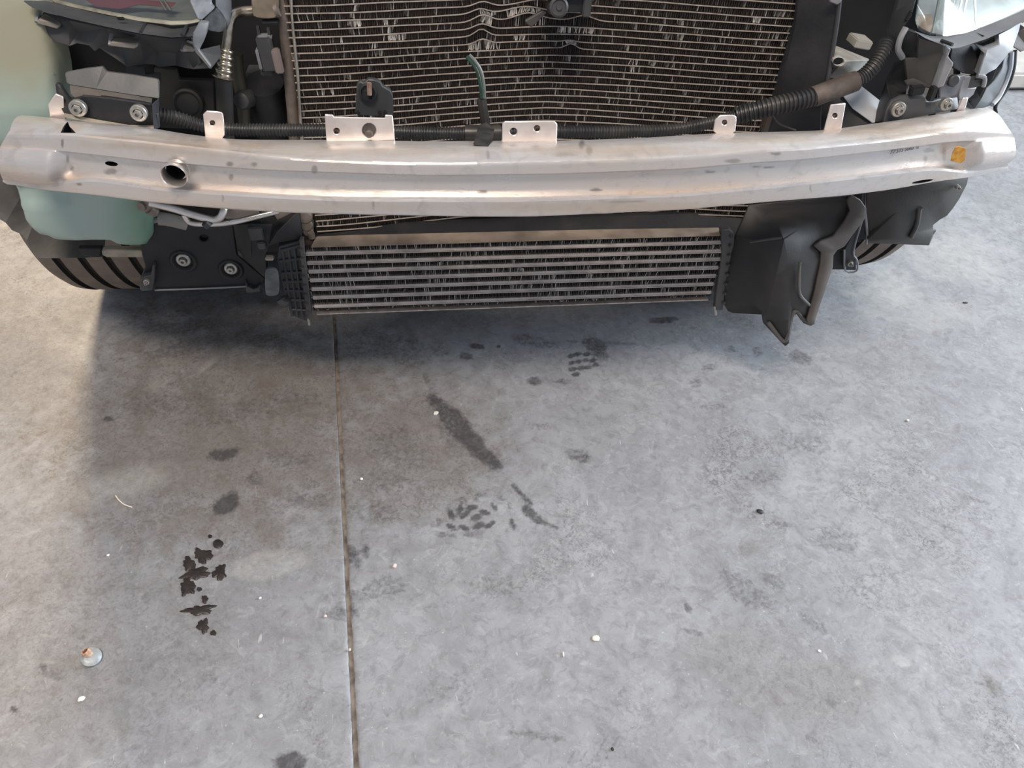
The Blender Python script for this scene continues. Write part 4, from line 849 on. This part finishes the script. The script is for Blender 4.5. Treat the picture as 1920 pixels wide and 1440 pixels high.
# ---- black side shroud right of the condenser
sh = sheet('side_shroud', [(1490, -60, .235), (1487, 0, .23), (1469, 75, .225), (1450, 150, .215), (1442, 185, .21), (1434, 220, .205), (1432, 252, .2), (1540, 250, .17), (1541, 190, .155), (1551, 160, .155), (1562, 90, .165), (1571, 35, .17), (1577, 5, .17), (1580, -60, .18)], PLAST, car, th=.004,
    lines=[[(1500, -50, .20), (1492, 40, .197), (1476, 110, .19), (1466, 180, .185), (1462, 240, .185)]], label='black plastic side shroud of the condenser')
tube('edge_rim', [(1578, -40, .17), (1570, 40, .168), (1558, 115, .160), (1549, 170, .153)], .003, PLASTG, sh, seg=8)
sheet('corner_tab', [(1554, -10), (1580, -10), (1578, 4), (1570, 10), (1556, 4)], PLASTL, sh, Y=.164, th=.004)
block('lower_boss', 1440, 232, .195, 14, 36, .03, mat('dark_brown_boss', (.06, .045, .04), .6), sh)

# ---- rail end plates on the right
re = part('rail_end'); re['label'] = 'cream and white painted chassis rail end'
sheet('cream_plate', [(1562, 86, .26), (1575, 90, .26), (1632, 113, .25), (1612, 138, .235), (1600, 150, .23), (1548, 150, .24), (1552, 130, .245)], CREAM, re, th=.005, holes=[circ(1573, 116, 11, 12, 8)])
sheet('rust_patch', [(1556, 136, .23), (1600, 136, .225), (1602, 146, .22), (1585, 150, .22), (1556, 150, .225)], BTAPE, re, th=.003)
sheet('white_plate', [(1579, 178, .185), (1588, 172, .19), (1613, 160, .195), (1659, 196, .19), (1653, 229, .165), (1636, 231, .165), (1600, 205, .175)], WHITEP, re, th=.004)
sheet('dark_web', [(1540, 186, .20), (1590, 180, .19), (1636, 231, .17), (1540, 250, .175)], PLASTG, re, th=.004)
block('spacer', 1620, 85, .27, 34, 14, .03, CREAM, re, rot=8)

# ---- right headlamp and bracket
hr = part('headlamp'); hr['label'] = 'bright clear headlamp above the right beam end'
def lampYR(x, y): return .15+.0000026*max(0, x-1715)**2+.0006*(60-y)+.0000020*max(0, 60-y)**2
LPT = [(x, y) for x in range(1740, 1980, 28) for y in range(-125, 60, 26) if y < 55-max(0, x-1790)*.45]
sheet('lens', [(1716, -140), (1722, 0), (1718, 40), (1724, 58), (1745, 66), (1775, 68), (1810, 62), (1850, 48), (1890, 32), (1930, 14), (1990, -15), (1990, -140)], LENSM, hr, Y=lampYR, th=.003, inner=LPT, bev=False, angle=80)
sheet('reflector', [(1716, -140), (1724, 0), (1720, 40), (1728, 58), (1775, 67), (1810, 61), (1850, 47), (1890, 31), (1985, -15), (1985, -140)], mat('bright_reflector', (.62, .64, .64), .40, .25, (.50, .52, .50), 30), hr, Y=lambda x, y: lampYR(x, y)+.02+.0007*max(0, 50-y), th=.004, inner=LPT, angle=80)
sheet('amber_insert', [(1722, 30), (1748, 28), (1750, 50), (1744, 62), (1728, 54), (1718, 44)], mat('amber_copper', (.55, .36, .24), .3, .5, (.70, .50, .36), 60), hr, Y=lambda x, y: lampYR(x, y)+.010, th=.004)
for x0, x1 in [(1764, 1748), (1790, 1774), (1798, 1782), (1806, 1790), (1815, 1800), (1826, 1830)]:
    sheet('flute', [(x0, -20), (x0+3, -20), (x1+3, 62), (x1, 62)], mat('flute_chrome', (.45, .46, .42), .25, .6), hr, Y=lambda x, y: lampYR(x, y)+.008, th=.003, bev=False)
sheet('lamp_side', [(1700, -60, .19), (1722, -60, .18), (1718, 0, .175), (1710, 30, .165), (1696, 50, .165), (1690, 70, .165), (1682, 100, .17), (1668, 95, .18), (1666, 60, .185), (1680, 20, .19)], PLASTG, hr, th=.008, label='dark lamp side flange')
bm = bmesh.new(); add_tube(bm, spline([at(*p) for p in [(1698, 52, .16), (1688, 72, .155), (1684, 92, .155), (1692, 108, .158)]], 6), .004, 8); from_bm('seal', bm, PLASTL, hr)
sheet('lamp_collar', [(1700, 54, .165), (1722, 62, .155), (1722, 108, .165), (1696, 108, .17), (1690, 80, .165)], PLAST, hr, th=.01)
block('slot', 1705, 30, .166, 8, 18, .004, DARK, hr, rot=12)
sheet('trim_ledge', [(1716, 60, .152), (1745, 69, .155), (1775, 71, .158), (1810, 65, .17), (1850, 51, .185), (1890, 35, .20), (1930, 17, .22), (1930, 36, .19), (1890, 56, .172), (1850, 74, .155), (1800, 90, .135), (1786, 92, .13), (1760, 82, .135), (1735, 72, .14)], mat('ledge_grey', (.17, .18, .20), .42, 0, (.22, .23, .24), 30), hr, th=.005)
for x, y in [(1836, 66), (1880, 50), (1911, 36), (1778, 80)]:
    tube('rib', [(x-13, y-4, lampYR(x, y)-.006), (x+8, y+4, lampYR(x, y)-.022)], .0025, PLAST, hr, n=2, seg=6)
rb = part('lamp_mount'); rb['label'] = 'dark plastic lamp mount with pockets and bolts'
sheet('inner_panel', [(1722, 70, .15), (1770, 84, .14), (1776, 96, .135), (1772, 110, .135), (1768, 130, .135), (1752, 168, .13), (1730, 162, .14), (1700, 150, .16), (1696, 110, .165), (1720, 108, .16)], mat('mount_plastic', (.050, .048, .047), .5, 0, (.075, .070, .066), 20, .1, 250), rb, th=.004)
sheet('pocket_flange', [(1774, 86, .132), (1784, 92, .13), (1778, 106, .13), (1788, 118, .125), (1787, 124, .125), (1776, 146, .12), (1770, 162, .12), (1753, 168, .122), (1764, 140, .125), (1770, 118, .13), (1773, 104, .132)], PLASTL, rb, th=.012)
sheet('pocket_back', [(1784, 92, .16), (1850, 76, .19), (1872, 62, .2), (1866, 90, .19), (1852, 104, .175), (1838, 143, .16), (1806, 138, .155), (1786, 128, .155), (1782, 108, .158)], PLAST, rb, th=.006)
sheet('pocket_flange', [(1834, 88, .165), (1852, 92, .16), (1874, 84, .165), (1872, 64, .18), (1915, 42, .2), (1912, 56, .195), (1900, 90, .18), (1892, 100, .175), (1878, 118, .168), (1868, 130, .16), (1852, 138, .155), (1846, 144, .15), (1834, 142, .15), (1844, 112, .155), (1848, 102, .157)], PLASTL, rb, th=.012, label='grey pocket flange')
block('spring_tab', 1830, 156, .15, 30, 16, .015, PLASTG, rb, rot=-10); tube('spring_tab_lip', [(1832, 142, .148), (1846, 146, .147), (1844, 162, .147)], .003, PLASTL, rb, n=4, seg=8)
sheet('side_wall', [(1640, 232, .17), (1650, 200, .18), (1665, 150, .19), (1680, 118, .19), (1700, 112, .17), (1704, 150, .165), (1700, 178, .15), (1672, 190, .14), (1658, 232, .13)], PLAST, rb, th=.006)
sheet('bolt_plate', [(1656, 232, .118), (1663, 206, .122), (1672, 190, .128), (1690, 181, .13), (1732, 176, .13), (1738, 190, .125), (1750, 190, .125), (1762, 186, .13), (1796, 182, .14), (1798, 205, .138), (1760, 212, .128), (1700, 224, .12)], PLASTG, rb, th=.006)
sheet('centre_panel', [(1762, 166, .14), (1776, 148, .14), (1810, 140, .15), (1812, 160, .15), (1796, 184, .145), (1762, 188, .135)], mat('mid_grey', (.13, .135, .15), .45, 0, (.16, .16, .17), 30), rb, th=.006)
bm = bmesh.new(); k = mpp(1787, 151, .14); lathe_axis(bm, at(1787, 151, .14), (0, -1, .2), [(11*k, -.002), (11*k, .003), (9*k, .004), (0, .004)], 22); from_bm('round_boss', bm, PLASTG, rb)
sheet('right_wing', [(1808, 142, .15), (1822, 144, .15), (1816, 165, .15), (1832, 164, .152), (1826, 178, .15), (1812, 190, .145), (1798, 188, .143), (1798, 178, .143)], PLASTL, rb, th=.006)
sheet('lower_lip', [(1696, 152, .145), (1714, 148, .14), (1748, 160, .135), (1752, 168, .132), (1722, 162, .138), (1700, 160, .142)], DUSTY, rb, th=.004)
block('recess', 1722, 172, .124, 26, 14, .01, DARK, rb, rot=-8); block('post', 1751, 178, .118, 12, 24, .01, PLAST, rb, rot=-4)
bolt(1684, 205, .112, 14, rb, BOLTM); bolt(1774, 195, .120, 12, rb, BOLTM)
sheet('rubber_buffer', [(1900, 88, .19), (1906, 62, .2), (1925, 52, .2), (1930, 92, .2), (1914, 98, .195)], DUSTY, rb, th=.02)
al = sheet('fender_liner', [(1806, 204, .19), (1812, 188, .2), (1832, 168, .21), (1850, 142, .215), (1872, 124, .22), (1884, 108, .225), (1900, 96, .24), (1897, 125, .24), (1887, 155, .235), (1874, 182, .225), (1862, 196, .215), (1846, 203, .205), (1826, 206, .197)], mat('liner_gloss', (.085, .095, .11), .32, 0, (.12, .13, .14), 12), car, th=.004, inner=[(1850, 165, .19), (1865, 150, .195), (1840, 185, .185), (1880, 130, .212)], label='curved black fender liner behind the beam end')
tube('edge_bead', [(1896, 98, .236), (1894, 125, .232), (1886, 152, .23), (1873, 180, .22), (1860, 196, .21)], .004, mat('bead_white', (.42, .46, .52), .35), al, seg=8)
tube('seal_strip', [(1903, 95, .238), (1900, 130, .236), (1888, 165, .232), (1868, 196, .22), (1868, 212, .215)], .003, PLAST, al, seg=8)

# ---- dark engine bay and body behind, so no light leaks through the front
bm = bmesh.new(); add_box(bm, (0, .95, .47), (1.26, 1.2, .5)); add_box(bm, (-.46, .42, .30), (.34, .2, .2)); add_box(bm, (.52, .38, .33), (.30, .2, .22)); bevel_all(bm, .02); from_bm('engine_bay', bm, DARK, car, 'dark engine bay behind the front panel')
bm = bmesh.new(); add_box(bm, (-.44, .36, .56), (.3, .06, .34)); bevel_all(bm, .01); ip = from_bm('inner_panel', bm, DARK, car)
bm = bmesh.new(); add_box(bm, (.50, .37, .56), (.3, .06, .34)); bevel_all(bm, .01); from_bm('inner_panel', bm, DARK, car)
sheet('inner_arch', [(50, 30), (300, 30), (300, 240), (60, 240)], DARK, ip, Y=.285, th=.006)
DIM = mat('dim_grey', (.035, .035, .036), .6, 0, (.05, .048, .045), 20, .1, 200)
sheet('support_plate', [(288, 128), (330, 132), (335, 150), (400, 152), (405, 245), (300, 240), (296, 200)], DIM, ip, Y=.27, th=.01)
sheet('support_plate', [(236, 124), (270, 126), (272, 140), (300, 138), (300, 155), (235, 150)], mat('dim_grey_plate', (.06, .062, .066), .55), ip, Y=.22, th=.006)
bm = bmesh.new(); lathe_axis(bm, at(352, 195, .255), (0, -1, .3), [(.020, -.01), (.020, .002), (.017, .004), (.014, .0), (0, .0)], 24); from_bm('round_plug', bm, DIM, ip)
PAINT = mat('grey_car_paint', (.20, .21, .22), .3, .5, coat=.6)
prof = [(.30, .80), (.36, .86), (.7, .93), (1.2, .98), (1.75, 1.38), (2.6, 1.45), (3.3, 1.38), (3.9, 1.02), (4.0, .6), (3.95, .30), (3.4, .26), (1.05, .24), (1.0, .62), (.5, .72), (.34, .74)]
secs = [(-.90, -.06), (-.86, .0), (-.6, .02), (0, .035), (.6, .02), (.86, .0), (.90, -.06)]; V = []; Fc = []; n = len(prof)
for x, dz in secs: V += [(x, y+abs(x)*.10*(y < .5), z+(dz if z > .5 else 0)) for y, z in prof]
for i in range(len(secs)-1): Fc += [(i*n+j, i*n+(j+1) % n, (i+1)*n+(j+1) % n, (i+1)*n+j) for j in range(n)]
Fc += [tuple(range(n)), tuple((len(secs)-1)*n+j for j in range(n))[::-1]]
from_data('body_shell', V, Fc, PAINT, car, 'car body behind the stripped front', angle=30)
wheel(-.700, 3.2, car, 'rear tyre'); wheel(.700, 3.2, car, 'rear tyre')

# ------------------------------------------------------------------ small things on the floor
def puddle(px, py, pts, label, dark=True):
    V = [tuple(gr(px+x, py+y)+np.array([0, 0, .0004])) for x, y in pts]; c = gr(px, py)
    bm = bmesh.new(); bot = [bm.verts.new(v) for v in V]; tp = [bm.verts.new((c[0]+(v[0]-c[0])*.93, c[1]+(v[1]-c[1])*.93, .0011)) for v in V]; n = len(V)
    for k in range(n): bm.faces.new((bot[k], bot[(k+1) % n], tp[(k+1) % n], tp[k]))
    cc = bm.verts.new((c[0], c[1], .0013))
    for k in range(n): bm.faces.new((tp[k], tp[(k+1) % n], cc))
    o = from_bm('oil_splash', bm, OIL, None, angle=60); return top(o, label, 'oil stain', 'black oil splashes on the concrete')
OIL = mat('fresh_oil', (.028, .023, .021), .35, 0, (.045, .036, .032), 60, spec=.3)
def splat(rx, ry, seed, spike=.35, n=56, ang=0):
    r = random.Random(seed); a = math.radians(ang); out = []
    for k in range(n):
        t = 2*math.pi*k/n; f = 1+spike*(.45*math.sin(3*t+seed)+.35*math.sin(5*t+seed*2.3)+.25*math.sin(9*t+seed*1.1))+.30*spike*(r.random()-.5)
        x, y = rx*f*math.cos(t), ry*f*math.sin(t); out.append((x*math.cos(a)-y*math.sin(a), x*math.sin(a)+y*math.cos(a)))
    return out
for px, py, rx, ry, sd, sp, an, lb_ in [
    (409, 1020, 10, 8.5, 1, .1, 0, 'round black oil drop at the top of the splash trail'),
    (394, 1006, 4, 3.5, 2, .2, 0, 'tiny black oil dot above the round oil drop'),
    (381, 1042, 17, 13, 3, .7, 10, 'star-shaped black oil splash below the round drop'),
    (355, 1058, 14, 11, 4, .6, 60, 'black oil splash at the upper left of the trail'),
    (368, 1076, 26, 11, 5, .6, -12, 'long slanting black oil splash in the middle of the trail'),
    (412, 1074, 12, 15, 6, .7, 20, 'jagged black oil splash on the right of the trail'),
    (352, 1100, 14, 17, 7, .7, 0, 'ragged black oil splash at the left of the trail'),
    (374, 1105, 5, 4, 8, .3, 0, 'small black oil dot in the middle of the trail'),
    (384, 1124, 6, 8, 9, .5, 0, 'comma-shaped black oil drop below the middle of the trail'),
    (374, 1144, 28, 9, 10, .9, -6, 'wide spiky black oil splash near the end of the trail'),
    (381, 1174, 11, 13, 11, .7, 0, 'lowest large black oil splash of the trail'),
    (400, 1187, 6, 5, 12, .5, 0, 'small black oil dot at the very end of the trail')]:
    puddle(px, py, splat(rx, ry, sd, sp*.5, ang=an), lb_)

# rusty push rivet lying on the floor
pr = bpy.data.objects.new('push_rivet', None); COL.objects.link(pr); top(pr, 'pale grey washer-headed rivet with rusty centre lying on the floor', 'rivet')
g0 = gr(174, 1236); pr.location = (g0[0], g0[1], 0)
bm = bmesh.new(); lathe_axis(bm, (0, 0, .0065), (.25, -.15, .95), [(0, -.003), (.011, -.003), (.0128, -.0015), (.0125, .001), (.009, .0028), (.006, .0035), (0, .0035)], 28); from_bm('washer_head', bm, mat('pale_zinc', (.36, .385, .39), .45, .3, (.28, .30, .30), 200), pr)
bm = bmesh.new(); lathe_axis(bm, (-.0035, .003, .009), (-.35, .2, .9), [(.0062, -.004), (.0060, .006), (.0048, .0075), (.0036, .0072), (.0034, .003), (0, .003)], 22); from_bm('rusty_collar', bm, mat('rust_ring', (.40, .22, .11), .7, .3, (.62, .50, .42), 300), pr)
bm = bmesh.new(); lathe_axis(bm, (-.0047, .0037, .0115), (-.35, .2, .9), [(.0035, 0), (.0033, .003), (.002, .0035), (0, .0034)], 16); from_bm('core', bm, mat('rust_core', (.13, .05, .03), .8), pr)

def chip(name, px, py, r, h, m, label, cat, seed=0, sx=1., ang=0):
    g0 = gr(px, py); rr = random.Random(seed); bm = bmesh.new(); bmesh.ops.create_icosphere(bm, subdivisions=2, radius=1)
    k = mpp(px, py, g0[1])*r*.7; h *= .7; a = math.radians(ang)
    for v in bm.verts:
        f = 1+.3*(rr.random()-.5); x, y, z = v.co.x*k*f*sx, v.co.y*k*f, v.co.z*h*f
        v.co = (x*math.cos(a)-y*math.sin(a), x*math.sin(a)+y*math.cos(a), max(z, -h*.6)+h*.6)
    o = from_bm(name, bm, m, None, angle=40); o.location = (g0[0], g0[1], .0002); return top(o, label, cat)
WH = mat('white_chip', (.82, .80, .76), .5); PK = mat('pink_chip', (.72, .58, .54), .6); DK = mat('dark_chip', (.03, .03, .035), .5)
chip('pebble', 740, 1062, 6, .003, PK, 'pinkish pebble right of the sawn joint', 'pebble', 1, 1.1, 60)
chip('crumb', 1117, 1197, 9, .002, mat('cream_crumb', (.80, .76, .68), .7), 'cream crumbly flake on the pale grey concrete', 'debris', 2, 1.2)
chip('bead', 678, 899, 4, .003, WH, 'small white bead beside the joint on brown dirt', 'debris', 3)
chip('bead', 1701, 789, 4, .003, WH, 'tiny white bead on the bright floor at the right', 'debris', 4)
chip('pebble', 656, 1219, 4, .0025, mat('peach_chip', (.70, .60, .52), .6), 'peach grain of grit lying in the sawn joint', 'pebble', 5)
chip('pebble', 610, 1156, 4.5, .0025, PK, 'pale pebble just left of the joint', 'pebble', 6)
chip('pebble', 488, 1122, 4, .0025, WH, 'white grit grain right of the oil splashes', 'pebble', 7)
chip('pebble', 203, 1042, 4, .0025, WH, 'white grit grain left of the oil splashes', 'pebble', 8)
chip('splinter', 153, 1311, 7, .0018, WH, 'white splinter below the rusty rivet', 'debris', 9, 1.4, 15)
chip('splinter', 1056, 1227, 7, .0018, WH, 'thin white upright splinter on the grey floor', 'debris', 10, .35)
chip('splinter', 489, 1343, 5, .0018, WH, 'white flake near the bottom of the floor left of the joint', 'debris', 11, 1.2, 20)
chip('fragment', 1425, 960, 7, .003, DK, 'sharp black plastic fragment on the floor', 'debris', 12, 1.3, -20)
chip('fragment', 1148, 1405, 5, .0025, DK, 'dark grit grain near the bottom edge', 'debris', 13, .8)
chip('fragment', 1810, 568, 9, .002, DK, 'thin dark sliver on the bright floor near the wheel arch', 'debris', 14, .9, 10).scale = (1, .35, 1)
chip('splinter', 818, 775, 6, .0018, WH, 'white flake on the dark skid mark', 'debris', 15, 1.3, 40)
chip('splinter', 1536, 1221, 4, .0015, WH, 'white flake on the beige patch at lower right', 'debris', 16, 1.3, -40)
bm = bmesh.new(); add_tube(bm, spline([gr(217, 930)+np.array([0, 0, .0012]), gr(224, 939)+np.array([0, 0, .0012]), gr(234, 947)+np.array([0, 0, .0012]), gr(248, 952)+np.array([0, 0, .0012])], 6), .0009, 6)
top(from_bm('plastic_thread', bm, mat('thread', (.85, .76, .66), .5)), 'short curved pale plastic thread on the floor', 'debris')
